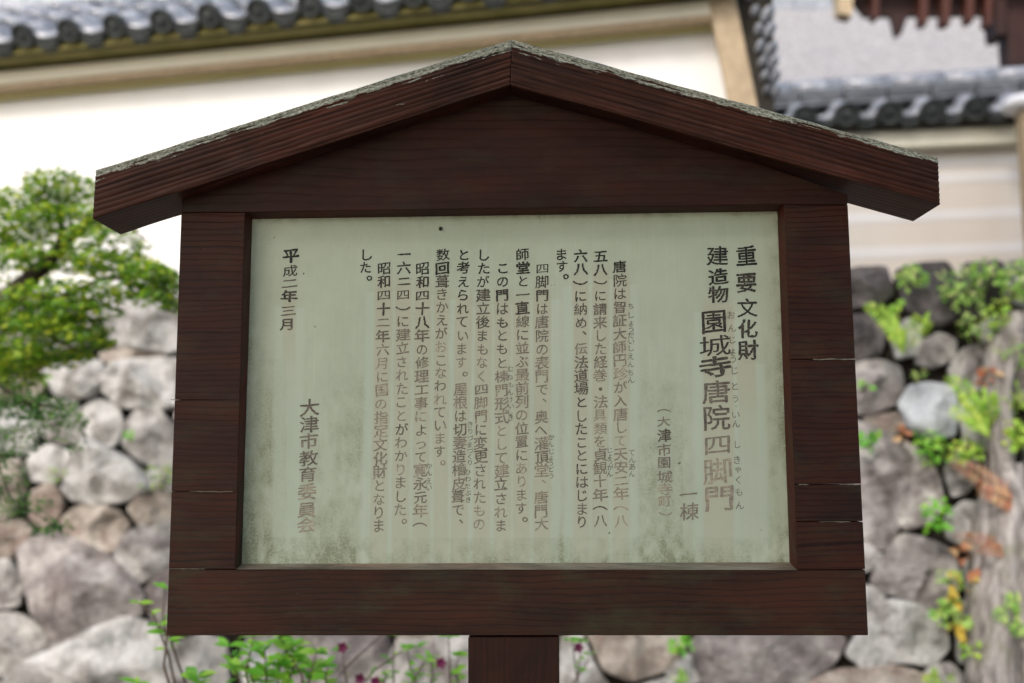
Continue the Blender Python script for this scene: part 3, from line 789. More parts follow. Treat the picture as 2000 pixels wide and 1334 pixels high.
# opening lip: four bevelled strips between the board face and the panel
pTL, pTR, pBR, pBL = PANEL.at(493, 428), PANEL.at(1518, 413), PANEL.at(1542, 1098), PANEL.at(472, 1101)
oTL, oTR, oBR, oBL = fp(OL(415), 415), fp(OR(400), 400), fp(OR(1113), 1113), fp(OL(1112), 1112)
def lip(a, b, c, d, mat, u):
    # a-b outer edge on the board face, c-d inner edge on the panel; solid behind it
    a, b, c, d = [Vector(q) for q in (a, b, c, d)]
    out = ((a+b)-(c+d)); out.y = 0; out.normalize()
    e, f = a+Vector((0, .045, 0))+out*.0, b+Vector((0, .045, 0))
    c2, d2 = c+Vector((0, .010, 0)), d+Vector((0, .010, 0))
    # order: a b (front), c d (inner: c under b)
    vs = [a, b, c, d, e, f, c2, d2]
    ud = Vector(u)
    def uvq(ps): return [(p.dot(ud), (p.y*1.4+p.dot(out))) for p in ps]
    fs = [(0, 1, 2, 3), (3, 2, 6, 7), (7, 6, 5, 4), (4, 5, 1, 0), (0, 3, 7, 4), (1, 5, 6, 2)]
    mb = MB(); mb.add(vs, fs, [uvq([vs[i] for i in f_]) for f_ in fs]); return mb.build('panel_moulding', mat, nb)
ins = lambda p, q, k=.0006: p+(q-p).normalized()*k
lip(oTL, oTR, pTR, pTL, M['lip'], (1, 0, 0)); lip(oBR, oBL, pBL, pBR, M['sill'], (1, 0, 0))
lip(oBL, oTL, pTL, pBL, M['lip'], (0, 0, 1)); lip(oTR, oBR, pBR, pTR, M['lip'], (0, 0, 1))
nail_c = PANEL.at(860, 448); mb = MB(); tube(mb, [nail_c+Vector((0, .001, 0)), nail_c+Vector((.001, -.004, .001)), nail_c+Vector((.001, -.006, .001))], [.0026, .0030, .0016], 9)
mb.build('nail', M['crack_dark'], nb)
# post, standing in the ground
pa, pb = Plane((0, .0, 0), (0, -1, 0)).at(914, 1244), fp(1092, 1244)
mb = MB(); a, b = pa.copy(), pb.copy()
hexa(mb, Vector((a.x, .004, -.3)), Vector((b.x, .004, -.3)), Vector((b.x, .004, a.z-.0005)), Vector((a.x, .004, a.z-.0005)), (0, .10, 0), UPZ)
bevel(mb.build('post', M['post'], nb), .003)
mb = MB(); hexa(mb, Vector((a.x+.002, T+.003, a.z-.1)), Vector((b.x-.002, T+.003, a.z-.1)), Vector((b.x-.002, T+.003, a.z+.72)), Vector((a.x+.002, T+.003, a.z+.72)), (0, .055, 0), UPZ)
bevel(mb.build('rear_post', M['post'], nb), .003)

# roof beams: furrowed front face modelled as relief
RB_F = .042; RB_D = .112
RBP = Plane((0, -RB_F, 0), (0, -1, 0))
def roof_beam(top_in, top_out, bot_out, bot_in, sgn):
    A, B, C, D = RBP.at(*top_in), RBP.at(*top_out), RBP.at(*bot_out), RBP.at(*bot_in)
    NU_, NV_ = 260, 44
    ux = (B-A).normalized()
    vs = []; li = []; uvs = {}
    hts = {}
    seed = 3.1 if sgn < 0 else 8.7
    gl = [0]; gr = []
    def groove(u, v):   # u metres along from apex, v 0 (top)..1 (bottom)
        vv = v + .030*noise.noise(Vector((u*2.3, seed, 0))) + .018*noise.noise(Vector((u*7, v*2, seed)))
        vv = vv - .10*u*(v-.3)
        ph = vv*9.5 + .55*noise.noise(Vector((vv*7, u*.8, seed+5)))
        fr = ph-math.floor(ph)
        g_ = -(fr**3.0)*.0036 if fr < .93 else -.0036*(1-fr)/.07*.8
        amp = .35+.65*max(0, min(1, noise.noise(Vector((math.floor(ph)*3.3, u*.7, seed)))+.75))
        gl[0] = -g_*amp/.0036
        return g_*amp*1.25 + .0006*noise.noise(Vector((u*9, v*160, seed)))
    for i in range(NU_+1):
        for j in range(NV_+1):
            s, t = i/NU_, j/NV_
            p = A.lerp(B, s).lerp(D.lerp(C, s), t)
            if j == 0:   # worn top arris
                p = p+Vector((0, .002, 0))+UPZ*(.0016*noise.noise(Vector((p.x*18, seed, 0))))
            if j == NV_: p = p+UPZ*(.0022*noise.noise(Vector((p.x*9, seed, 4))))
            u = (p-A).dot(ux)
            h = groove(u, t); gr.append(gl[0])
            if j in (0, NV_) : h = h*.5-.0015
            vs.append(p+Vector((0, -h if False else -h, 0)))
            lv = max(0, 1-t/.30)
            lv = .50*lv + .10*max(0, 1-t/.8) + (.12 if s < .07 and t < .35 else 0)
            if t < .06: lv += .25
            li.append(lv)
    fs = []; fuv = []
    H0 = (A-D).length
    def uvp(i, j):
        p = A.lerp(B, i/NU_); return ((p-A).dot(ux)+sgn*3, (1-j/NV_)*H0*.95)
    for i in range(NU_):
        for j in range(NV_):
            a_, b_, c_, d_2 = i*(NV_+1)+j, (i+1)*(NV_+1)+j, (i+1)*(NV_+1)+j+1, i*(NV_+1)+j+1
            q = (a_, d_2, c_, b_); qq = [uvp(i, j), uvp(i, j+1), uvp(i+1, j+1), uvp(i+1, j)]
            if sgn < 0: q = q[::-1]; qq = qq[::-1]
            fs.append(q); fuv.append(qq)
    # back and sides
    base = len(vs); ring = [i*(NV_+1) for i in range(NU_+1)]+[NU_*(NV_+1)+j for j in range(1, NV_+1)]+[i*(NV_+1)+NV_ for i in range(NU_-1, -1, -1)]+[j for j in range(NV_-1, 0, -1)]
    for r_ in ring:
        p = vs[r_]; vs.append(Vector((p.x, -RB_F+RB_D, p.z))); li.append(0); gr.append(0)
    nr = len(ring)
    for k in range(nr):
        k2 = (k+1) % nr; q = (ring[k], ring[k2], base+k2, base+k)
        if sgn < 0: q = q[::-1]
        P_ = [vs[x] for x in q]; fs.append(q); fuv.append([((p-A).dot(ux)+sgn*3, p.y+.5) for p in P_])
    fs.append(tuple(base+k for k in (range(nr-1, -1, -1) if sgn > 0 else range(nr)))); fuv.append([(vs[base+k].x, vs[base+k].z) for k in (range(nr-1, -1, -1) if sgn > 0 else range(nr))])
    mb = MB(); mb.add(vs, fs, fuv); o = mb.build('roof_beam', M['roofbeam'], nb, smooth=True)
    o.data.attributes.new('lichen', 'FLOAT', 'POINT').data.foreach_set('value', li)
    o.data.attributes.new('groove', 'FLOAT', 'POINT').data.foreach_set('value', gr)
    sm = [True]*(NU_*NV_)+[False]*(len(fs)-NU_*NV_)
    o.data.polygons.foreach_set('use_smooth', sm)
    return o
roof_beam((999.6, 76), (187, 331), (181, 427), (996.6, 166), -1)
roof_beam((1000.4, 76), (1832, 306), (1836, 399), (997.4, 166), 1)

# ---- the panel: pale green painted sheet, with the stains that ran down from the lettering
PW, PH = 420, 280
cols_px = [(1457, 1466, 700, 19), (1403, 1404, 600, 30), (1213, 1213, 545, 17), (1173, 1172, 535, 17), (1134, 1136, 548, 16),
           (1059, 1058, 575, 17), (1019, 1018, 590, 17), (982, 981, 585, 17), (945, 940, 600, 17), (906, 897, 590, 17), (862, 861, 575, 15),
           (826, 822, 565, 17), (788, 782, 560, 17), (750, 740, 560, 17), (566, 560, 590, 12)]
vs = []; tan = []; mos = []; clean = []
for j in range(PH+1):
    for i in range(PW+1):
        s, t = i/PW, j/PH
        p = pTL.lerp(pTR, s).lerp(pBL.lerp(pBR, s), t)
        vs.append(tuple(p))
        x, y = proj(p)
        tn = 0.; cl = 0.
        wob = 2.5*noise.noise(Vector((x*.02, y*.012, 3)))
        for ci, (xt, xb, ys, hw) in enumerate(cols_px):
            xc = xt+(xb-xt)*(y-ys)/(1050-ys)
            dx = abs(x-xc+wob)
            if y > ys-30 and dx < hw+10:
                k = max(0, min(1, (hw-dx)/5+.5))*min(1, (y-ys+30)/45)
                if ci == 14: k *= max(.0, 1-(y-600)/190) if y > 600 else 1
                if ci == 0: k *= max(.25, 1-(y-700)/260)
                k *= .62+.38*max(0, 1-(y-ys)/520)
                tn = max(tn, k)
            if y > ys+10 and dx < hw+22: cl = max(cl, min(1, (hw+22-dx)/9))
        if 545 < x < 585 and y > 600: cl = max(cl, 1-abs(x-563)/24)
        nn = noise.fractal(Vector((x*.012, y*.009, 7)), 1, 2, 4)
        ns = noise.fractal(Vector((x*.06, y*.035, 1)), 1, 2, 3)
        mo = .10
        mo += .55*max(0, min(1, (y-640)/300))*(1 if x < 735 else (.95 if 1232 < x < 1335 else .35))
        mo += .55*max(0, min(1, (x-1490)/35)) + .25*max(0, 1-(x-480)/70)
        mo += .9*max(0, min(1, (y-1035)/60)) + .25*max(0, 1-(y-415)/30)
        edge = min(i, PW-i, j*1., (PH-j)*1.)
        mo += .5*max(0, 1-edge/5)
        mo *= (1-.85*cl*(1 if y < 1050 else .45))
        mo = mo*(.62+.9*nn+.7*ns)
        if 700 < y < 1100 and 480 < x < 560: mo += .12
        tan.append(tn); mos.append(max(0, min(1.4, mo))); clean.append(cl)
fs = [(j*(PW+1)+i, (j+1)*(PW+1)+i, (j+1)*(PW+1)+i+1, j*(PW+1)+i+1) for j in range(PH) for i in range(PW)]
n0 = len(vs)
vs += [tuple(Vector(q)+Vector((0, .008, 0))) for q in (pTL, pTR, pBR, pBL)]
fs += [(n0, n0+1, n0+2, n0+3), (0, PW, n0+1, n0), (PH*(PW+1), n0+3, n0+2, PH*(PW+1)+PW)]
mb = MB(); mb.add(vs, fs)
t = NT('painted_panel')
co = t.n('ShaderNodeTexCoord').outputs['Object']
aT = t.n('ShaderNodeAttribute', attribute_name='tan').outputs['Fac']
aM = t.n('ShaderNodeAttribute', attribute_name='moss').outputs['Fac']
aC = t.n('ShaderNodeAttribute', attribute_name='clean').outputs['Fac']
big = t.noise(co, 5, 4, .6); fine = t.noise(co, 260, 4, .75); mid = t.noise(t.mapping(co, (60, 1, 22)), 1.0, 4, .6)
strk = t.noise(t.mapping(co, (230, 1, 5)), 1.0, 4, .6)
c = t.mix(t.rampf(big, .3, .7), (.42, .49, .375), (.49, .56, .44))
c = t.mix(t.math('MULTIPLY', aC, .34), c, (.48, .60, .495))
c = t.mix(t.math('MULTIPLY', aT, t.math('ADD', .35, t.math('MULTIPLY', strk, .55))), c, (.45, .43, .31))
c = t.mix(t.math('MULTIPLY', t.rampf(strk, .52, .75), .14), c, (.66, .69, .58))
mk = t.math('MULTIPLY', aM, t.math('ADD', t.math('MULTIPLY', t.rampf(fine, .30, .72), .85), t.math('MULTIPLY', t.rampf(mid, .4, .7), .35)))
c = t.mix(t.math('MINIMUM', mk, .82), c, (.20, .225, .13))
dots = t.noise(co, 95, 1, .5)
c = t.mix(t.math('MULTIPLY', t.rampf(dots, .80, .83), .8), c, (.06, .06, .04))
scr = t.noise(t.mapping(co, (15, 1, 160)), 1.0, 2, .5, 1.5)
c = t.mix(t.math('MULTIPLY', t.rampf(scr, .74, .77), .25), c, (.6, .63, .52))
t.bump(t.math('ADD', fine, t.math('MULTIPLY', mid, .6)), .35, .0006)
M['panel'] = t.fin(c, .62, .35)
pn = mb.build('notice_panel', M['panel'], nb, smooth=True)
for nm, arr in (('tan', tan), ('moss', mos), ('clean', clean)):
    pn.data.attributes.new(nm, 'FLOAT', 'POINT').data.foreach_set('value', arr+[0, 0, 0, 0])

# ---- lettering
t = NT('sign_ink')
at = t.n('ShaderNodeAttribute', attribute_name='fade').outputs['Fac']
co = t.n('ShaderNodeTexCoord').outputs['Object']
n1 = t.noise(co, 130, 4, .7); n2 = t.noise(co, 900, 2, .6)
f = t.math('ADD', at, t.math('MULTIPLY', t.math('SUBTRACT', n1, .5), 1.0), True)
c = t.ramp(f, [(0, (.008, .009, .010)), (.22, (.035, .032, .028)), (.5, (.115, .10, .08)), (.8, (.265, .24, .19)), (1, (.42, .38, .29))])
c = t.mix(t.math('MULTIPLY', t.rampf(n2, .55, .75), .25), c, (.46, .46, .36))
M['ink'] = t.fin(c, .6, .25)
glyph = {}
def get_glyph(ch):
    """outline loops of a character, as closed point lists centred on its em box"""
    if ch in glyph: return glyph[ch]
    cu = bpy.data.curves.new('glyph', 'FONT'); cu.body = ch; cu.size = 1; cu.resolution_u = 3
    o = bpy.data.objects.new('glyph', cu); COL.objects.link(o)
    bpy.context.view_layer.update()
    me = o.to_mesh()
    co = [tuple(x.co[:2]) for x in me.vertices]
    key = {}; idx = [key.setdefault((round(a, 5), round(b, 5)), k) for k, (a, b) in enumerate(co)]
    ed = {}
    for p in me.polygons:
        vv = [idx[k] for k in p.vertices]
        for a, b in zip(vv, vv[1:]+vv[:1]):
            if a != b: e_ = (min(a, b), max(a, b)); ed[e_] = ed.get(e_, 0)+1
    adj = {}
    for (a, b), n_ in ed.items():
        if n_ % 2: adj.setdefault(a, []).append(b); adj.setdefault(b, []).append(a)
    o.to_mesh_clear(); bpy.data.objects.remove(o); bpy.data.curves.remove(cu)
    loops = []
    while adj:
        st = a = next(iter(adj)); L = []
        while a in adj:
            L.append(co[a]); b = adj[a].pop(); adj[b].remove(a)
            if not adj[a]: del adj[a]
            if not adj[b]: del adj[b]
            a = b
            if a == st: break
        if len(L) > 2: loops.append(L)
    fixed = []
    for L in loops:
        dep = sum(inside(L[0], K) for K in loops if K is not L); A_ = area_c(L)[0] if abs(sum(L[k-1][0]*L[k][1]-L[k][0]*L[k-1][1] for k in range(len(L)))) > 1e-9 else 0
        if (A_ < 0) != (dep % 2 == 1): L = L[::-1]
        fixed.append(L)
    loops = fixed
    allv = np.array([p for L in loops for p in L])
    ctr = (allv.min(0)+allv.max(0))/2 if ch in '、。︵︶・' else np.array([.5, .358])
    out = []
    for L in loops:
        Q = []
        for k in range(len(L)):
            a, b = L[k], L[(k+1) % len(L)]; d = math.hypot(b[0]-a[0], b[1]-a[1])
            if d < 1e-4: continue
            m_ = max(1, int(d/.07)+1)
            for q in range(m_): Q.append((a[0]+(b[0]-a[0])*q/m_-ctr[0], a[1]+(b[1]-a[1])*q/m_-ctr[1]))
        # one corner-softening pass
        n = len(Q); P = []
        for k in range(n):
            a, b = Q[k], Q[(k+1) % n]
            if math.hypot(b[0]-a[0], b[1]-a[1]) < .03: P.append(((a[0]+b[0])/2, (a[1]+b[1])/2))
            else: P += [(a[0]*.8+b[0]*.2, a[1]*.8+b[1]*.2), (a[0]*.2+b[0]*.8, a[1]*.2+b[1]*.8)]
        out.append(P)
    glyph[ch] = (out, [[(p[0]-ctr[0], p[1]-ctr[1]) for p in L] for L in loops]); return glyph[ch]
KANA = set('あいうえおかがきぎくけこごさざしじすせそただちっつづてでとどなにねのはひぶふへほまむめもゃょよらりるれろわをん')
SQUAT = {'二': .78, '三': .84, '四': .80, '一': .8, '工': .85}
WIDE = {'年': 1.08, '建': 1.06, '門': .98, '城': 1.08, '寺': 1.1, '唐': 1.05}
ink_cu = bpy.data.curves.new('ink_outline', 'CURVE'); ink_cu.dimensions = '2D'; ink_cu.fill_mode = 'BOTH'
ink_ob = bpy.data.objects.new('ink_outline', ink_cu); COL.objects.link(ink_ob)
lift = [0]; BAD = []
def put(mb, fl, ch, x, y, size, fade, vs_=1.0, weight=None):
    if size < 20: weight = .25
    if weight is None: weight = 1.9-1.15*min(1, fade/.6)
    loops, raw = get_glyph(ch)
    size_px = size*(rng.uniform(.95, 1.05))
    k = size_px/F_PX*1.64
    vs_ = vs_*SQUAT.get(ch, 1.0)*rng.uniform(.96, 1.02)
    ang = R(rng.gauss(0, 1.2)); sh = rng.uniform(.05, .12) if ch not in '︵︶。、・' else 0
    if ch in KANA: sh *= .3
    asp = rng.uniform(.98, 1.05)*WIDE.get(ch, 1.0)
    sx, sy = rng.random()*50, rng.random()*50
    o = PANEL.at(x+rng.gauss(0, .5), y+rng.gauss(0, .4))
    ca, sa_ = math.cos(ang), math.sin(ang)
    best = None
    for att in range(8):
        if att: sx, sy = rng.random()*50, rng.random()*50; ink_ob.to_mesh_clear()
        soft = 1-att/6 if att < 7 else 0
        expect = 0
        ink_cu.splines.clear()
        for L in (loops if att < 6 else raw):
            n = len(L); pts = []
            for i in range(n):
                a, b = L[i]; p0, p1 = L[i-1], L[(i+1) % n]
                tx, ty = p1[0]-p0[0], p1[1]-p0[1]; q = math.hypot(tx, ty) or 1
                nx, ny = ty/q, -tx/q
                nz = noise.noise(Vector((a*4.5+sx, b*4.5, 2)))
                # brush: upright strokes a little heavier, level strokes lighter at the left and heavier at the right
                wgt = .017+.018*nz+.010*abs(nx)+.012*abs(ny)*(a+.1)
                if ch in KANA: wgt = .015+.018*noise.noise(Vector((a*3.2+sx, b*3.2, 2)))
                wgt *= weight*soft
                e1x, e1y, e2x, e2y = a-p0[0], b-p0[1], p1[0]-a, p1[1]-b
                if e1x*e2y-e1y*e2x < 0: wgt = min(wgt, .25*min(math.hypot(e1x, e1y), math.hypot(e2x, e2y)))*.5   # inner corners stay put
                wx = .028*soft*noise.noise(Vector((a*2.6+sx, b*2.6, 0))); wy = .028*soft*noise.noise(Vector((a*2.6, b*2.6+sy, 9)))
                a2 = (a+nx*wgt+wx)*asp; b2 = (b+ny*wgt+wy)*vs_+sh*a
                pts += [(a2*ca-b2*sa_), (a2*sa_+b2*ca), 0, 1]
            xs_, ys_ = pts[0::4], pts[1::4]; expect += sum(xs_[q-1]*ys_[q]-xs_[q]*ys_[q-1] for q in range(n))/2
            sp = ink_cu.splines.new('POLY'); sp.points.add(n-1); sp.points.foreach_set('co', pts); sp.use_cyclic_u = True
        bpy.context.view_layer.update()
        me = ink_ob.to_mesh()
        if sum(p.area for p in me.polygons) > expect*.985: break
    BAD.append(ch) if att == 7 else None
    lift[0] = (lift[0]+1) % 3
    yy = PANEL.p.y-.0004-.00008*lift[0]
    out = [Vector((o.x+v.co.x*k, yy, o.z+v.co.y*k)) for v in me.vertices]
    mb.add(out, [tuple(p.vertices) for p in me.polygons]); fl += [fade]*len(out)
    ink_ob.to_mesh_clear()
def column(text, x0, y0, x1, y1, size, f0, f1, ys=None, ramp=3.5, name='lettering'):
    mb = MB(); fl = []; n = len(text)
    for i, ch in enumerate(text):
        if ch == ' ': continue
        s = i/max(1, n-1)
        y = y0+(y1-y0)*s if ys is None else ys[i]
        x = x0+(x1-x0)*s
        fd = f0+(f1*1.18-f0)*min(1, s*ramp)**.9 + rng.gauss(0, .08)*(1 if s > .12 else .3)
        zs = size if not isinstance(size, list) else size[i]
        if ch in '。': x += 8; y -= 4; zs = zs*1.05
        if ch in '、': x += 6; y -= 5; zs = zs*.9
        if ch in KANA and zs > 20: zs *= .92
        pit = (abs(y1-y0)/max(1, n-1)) if ys is None else min([abs(ys[i]-ys[j]) for j in (i-1, i+1) if 0 <= j < n])
        put(mb, fl, ch, x, y, zs, max(0, min(.90, fd)), min(1, pit*1.03/zs) if ch not in '。、・' else 1)
    o = mb.build(name, M['ink'], nb); o.parent = pn; o.matrix_parent_inverse = Matrix.Identity(4)
    o.data.attributes.new('fade', 'FLOAT', 'POINT').data.foreach_set('value', fl)
    return o
column('重要文化財', 1457, 501, 1461, 685, 41, .03, .30, [501, 552, 602, 643, 685], 1)
column('建造物', 1402, 500, 1403, 576, 41, .02, .10, [500, 541, 576], 1)
column('園城寺唐院四脚門', 1394, 629, 1404, 977, [50, 57, 56, 58, 57, 60, 58, 62], .16, .66, [629, 676, 717, 766, 817, 869, 921, 973], 1.3)
def ruby(text, x, ys, f_, sz=15, x1=None):
    mb = MB(); fl = []
    for i, ch in enumerate(text):
        xx = x+((x1-x)*i/max(1, len(text)-1) if x1 else 0); put(mb, fl, ch, xx, ys[i], sz, min(.9, f_+rng.gauss(0, .05)))
    o = mb.build('reading_mark', M['ink'], nb); o.parent = pn
    o.data.attributes.new('fade', 'FLOAT', 'POINT').data.foreach_set('value', fl)
ruby('おんじょうじといんしきゃくもん'.replace('とい', 'とうい'), 1428, [616, 641, 664, 684, 702, 724, 755, 779, 811, 828, 868, 899, 917, 937, 961, 987], .62, 17, 1444)
column('一棟', 1344, 966, 1346, 1000, 35, .72, .72)
column('︵大津市園城寺町︶', 1296, 803, 1299, 1003, 27, .6, .75, [803, 824, 851, 879, 903, 932, 956, 980, 1003], 1)
B = 28
column('唐院は智証大師円珍が入唐して天安二年︵八', 1210, 522, 1213, 1018, B, .12, .72)
ruby('ちしょうだいしえんちん', 1232, [598, 616, 630, 643, 655, 667, 680, 697, 711, 728, 742], .55, 14)
ruby('てんあん', 1234, [883, 898, 911, 925], .7, 14)
column('五八︶に請来した経巻・法具類を貞観十年︵八', 1173, 501, 1172, 1018, B, .05, .62)
ruby('じょうがん', 1191, [879, 891, 902, 913, 925], .6, 13)
column('六八︶に納め、伝法道場としたことにはじまり', 1134, 500, 1136, 1020, B, .03, .45)
column('ます。', 1097, 497, 1098, 545, B, .0, .02)
column('四脚門は唐院の表門で、奥へ灌頂堂、唐門大', 1059, 525, 1057, 1024, B, .08, .64)
ruby('かんじょうどう', 1076, [854, 868, 882, 893, 905, 916, 929], .65, 13)
column('師堂と一直線に並ぶ最前列の位置にあります。', 1021, 498, 1018, 1019, B, .0, .62, None, 2.6)
column('この門はもともと棟門形式として建立されま', 982, 524, 978, 1027, B, .04, .66, None, 2.4)
ruby('むねもんけいしき', 997, [721, 737, 752, 766, 781, 793, 805, 816], .6, 13)
column('したが建立後まもなく四脚門に変更されたもの', 945, 498, 936, 1024, B, .0, .60, None, 2.4)
column('と考えられています。屋根は切妻造檜皮葺で、', 906, 498, 894, 1023, B, .0, .58, None, 2.6)
ruby('きりづまづくり', 918, [829, 842, 856, 869, 881, 892, 903], .6, 13)
ruby('ひわだぶき', 914, [922, 935, 949, 963, 977], .66, 13)
column('数回葺きかえがおこなわれています。', 864, 498, 858, 908, B, .02, .64, None, 2.4)
column('昭和四十八年の修理工事によって寛永元年︵', 826, 525, 820, 1024, B, .06, .62, None, 2.6)
ruby('かんえい', 838, [910, 924, 940, 953], .62, 13)
column('一六二四︶に建立されたことがわかりました。', 789, 497, 781, 1022, B, .03, .62, None, 3)
column('昭和四十二年六月に国の指定文化財となりま', 751, 524, 739, 1028, B, .08, .66, None, 3)
column('した。', 715, 498, 714, 548, B, .0, .02)
column('平成二年三月', 568, 500, 562, 633, 31, .12, .40, [500, 529, 554, 579, 607, 633], 1)
column('大津市教育委員会', 605, 796, 599, 1024, 38, .50, .78, [796, 830, 862, 896, 927, 961, 996, 1026], 1)
print('UNFILLED', BAD); bpy.data.objects.remove(ink_ob); bpy.data.curves.remove(ink_cu)
#PLANTS
# ------------------------------------------------------------------ foliage helpers
def maple_template(lobes=7):
    vs = [(0, 0, 0)]; n = 0
    angs = [-118, -78, -38, 0, 38, 78, 118] if lobes == 7 else [-80, -40, 0, 40, 80]
    lens = [.45, .75, .93, 1.0, .93, .75, .45] if lobes == 7 else [.6, .85, 1, .85, .6]
    pts = []
    for i, (a, l) in enumerate(zip(angs, lens)):
        if i: am = R((angs[i-1]+a)/2); pts.append((math.sin(am)*.36, math.cos(am)*.36, -.02))
        for da, f in ((-9, .55), (0, 1), (9, .55)):
            pts.append((math.sin(R(a+da))*l*f, math.cos(R(a+da))*l*f, -.10*f*f))
    v = [(0, -.08, .02)]+pts
    f = [(0, i+1, i) for i in range(1, len(pts))]
    return np.array(v, float), f
def lance_template(w=.2):
    v = [(0, 0, 0)]; L = []; Rr = []; C = []
    for k in range(1, 6):
        t = k/6; wd = w*math.sin(math.pi*t**.8)
        C.append((0, t, -.10*t*t)); L.append((-wd, t, -.10*t*t+wd*.35)); Rr.append((wd, t, -.10*t*t+wd*.35))
    v += C+L+Rr+[(0, 1, -.12)]
    n = 5; f = []
    f += [(0, 1, 6), (0, 11, 1)]
    for k in range(4): f += [(1+k, 2+k, 7+k, 6+k), (1+k, 11+k, 12+k, 2+k)]
    f += [(5, 16, 10), (5, 15, 16)]
    return np.array(v, float), f
T_MAPLE, T_MAPLE5, T_LANCE, T_OVAL = maple_template(), maple_template(5), lance_template(.17), lance_template(.30)
nrg = np.random.default_rng(5)
def scatter(name, tmpl, pos, size, mat, parent, face=(0, -.35, 1), spread=.6, jitter=.35, kind=None):
    V, Fc = tmpl; n = len(pos); pos = np.asarray(pos, float)
    up_ = np.array(face, float)[None]+nrg.normal(0, spread, (n, 3)); up_ /= np.linalg.norm(up_, axis=1, keepdims=True)
    a = nrg.normal(0, 1, (n, 3)); a -= up_*(a*up_).sum(1, keepdims=True); a[:, 2] -= .5; a -= up_*(a*up_).sum(1, keepdims=True)
    a /= np.linalg.norm(a, axis=1, keepdims=True); b = np.cross(a, up_)
    sz = (size*(1+nrg.uniform(-jitter, jitter, n)))[:, None, None]
    W = pos[:, None, :]+sz*(V[None, :, 0:1]*b[:, None]+V[None, :, 1:2]*a[:, None]+V[None, :, 2:3]*up_[:, None])
    W = W.reshape(-1, 3)-np.array(parent.location)[None]
    me = bpy.data.meshes.new(name)
    nv = len(V); fs = np.array([k for f in Fc for k in f]); ln = np.array([len(f) for f in Fc])
    allf = (fs[None]+np.arange(n)[:, None]*nv).ravel(); alll = np.tile(ln, n)
    me.vertices.add(len(W)); me.vertices.foreach_set('co', W.ravel())
    me.loops.add(len(allf)); me.loops.foreach_set('vertex_index', allf.astype(np.int32))
    st = np.concatenate([[0], np.cumsum(alll)[:-1]]); me.polygons.add(len(alll))
    me.polygons.foreach_set('loop_start', st.astype(np.int32)); me.polygons.foreach_set('loop_total', alll.astype(np.int32))
    me.update(calc_edges=True); me.validate(); me.materials.append(mat)
    o = bpy.data.objects.new(name, me); COL.objects.link(o); o.parent = parent
    if kind: o['kind'] = kind
    return o
def ell(c, r, n, shell=.0):
    p = nrg.normal(0, 1, (n, 3)); p /= np.linalg.norm(p, axis=1, keepdims=True)
    rad = nrg.uniform(shell, 1, (n, 1))**(1/3)
    return np.array(c)[None]+p*rad*np.array(r)[None]
def YP(y): return Plane((0, y, 0), (0, -1, 0))

# ------------------------------------------------------------------ garden maple, left edge
mroot = YP(1.75).at(-170, 1500); mt = empty('maple_tree', (mroot.x, 1.75, 0))
tag(mt, 'small maple with bright yellow green leaves at the left edge before the stone wall', 'tree')
A3 = lambda px, py, y: YP(y).at(px, py)
mb = MB()
tube(mb, [Vector((mroot.x, 1.75, -.05)), Vector((mroot.x+.03, 1.74, .5)), A3(-110, 900, 1.72), A3(-60, 700, 1.7), A3(-20, 610, 1.68), A3(35, 570, 1.66), A3(75, 530, 1.63), A3(112, 492, 1.6), A3(150, 452, 1.58), A3(190, 425, 1.56)],
     [.075, .065, .052, .046, .042, .038, .026, .022, .016, .008], 10)
mb.build('trunk', M['bark'], mt, smooth=True)
for pts, r0 in ([[(-20, 612, 1.68), (-30, 680, 1.6), (-25, 740, 1.5), (50, 785, 1.45), (120, 800, 1.4)], .014], [[(-25, 740, 1.5), (-22, 860, 1.4), (20, 970, 1.36), (95, 1020, 1.34)], .006],
                [[(35, 570, 1.66), (110, 585, 1.55), (200, 545, 1.5), (290, 540, 1.45), (330, 570, 1.43)], .012], [[(112, 492, 1.6), (120, 430, 1.62), (110, 380, 1.65)], .010],
                [[(75, 530, 1.63), (20, 480, 1.75), (-30, 430, 1.8)], .012], [[(190, 425, 1.56), (250, 440, 1.5), (300, 480, 1.47)], .006], [[(35, 575, 1.66), (90, 650, 1.55), (160, 690, 1.5)], .010]):
    mb = MB(); P = [A3(*p) for p in pts]; tube(mb, P, [r0*(1-.8*i/(len(P)-1)) for i in range(len(P))], 7); mb.build('branch', M['bark'], mt, smooth=True)
pp = []
for (x, y, yy, rx, ry, n) in [(60, 400, 1.7, 75, 26, 230), (125, 368, 1.65, 65, 24, 200), (20, 450, 1.75, 80, 26, 240), (120, 430, 1.6, 85, 24, 200), (205, 470, 1.5, 70, 22, 120), (95, 505, 1.62, 100, 26, 260),
      (235, 520, 1.5, 75, 26, 200), (302, 545, 1.45, 42, 30, 190), (255, 570, 1.47, 45, 18, 70), (322, 588, 1.43, 22, 16, 50), (130, 575, 1.55, 100, 26, 240), (40, 620, 1.65, 100, 30, 300),
      (120, 640, 1.55, 80, 26, 210), (160, 605, 1.5, 60, 16, 90), (50, 690, 1.6, 110, 30, 330), (10, 735, 1.6, 60, 22, 110), (-60, 500, 1.9, 90, 120, 400), (-70, 680, 1.8, 80, 90, 300), (170, 660, 1.5, 35, 20, 60), (215, 430, 1.55, 40, 20, 60)]:
    c = A3(x, y, yy); k = (c-CAM).length/F_PX
    pp.append(ell(c, (rx*k*1.08, .18, ry*k*.95), int(n*2.8)))
scatter('crown', T_MAPLE, np.concatenate(pp),   .0205, M['maple'], mt, (0, -.25, 1), .45, kind='stuff')
pp = []
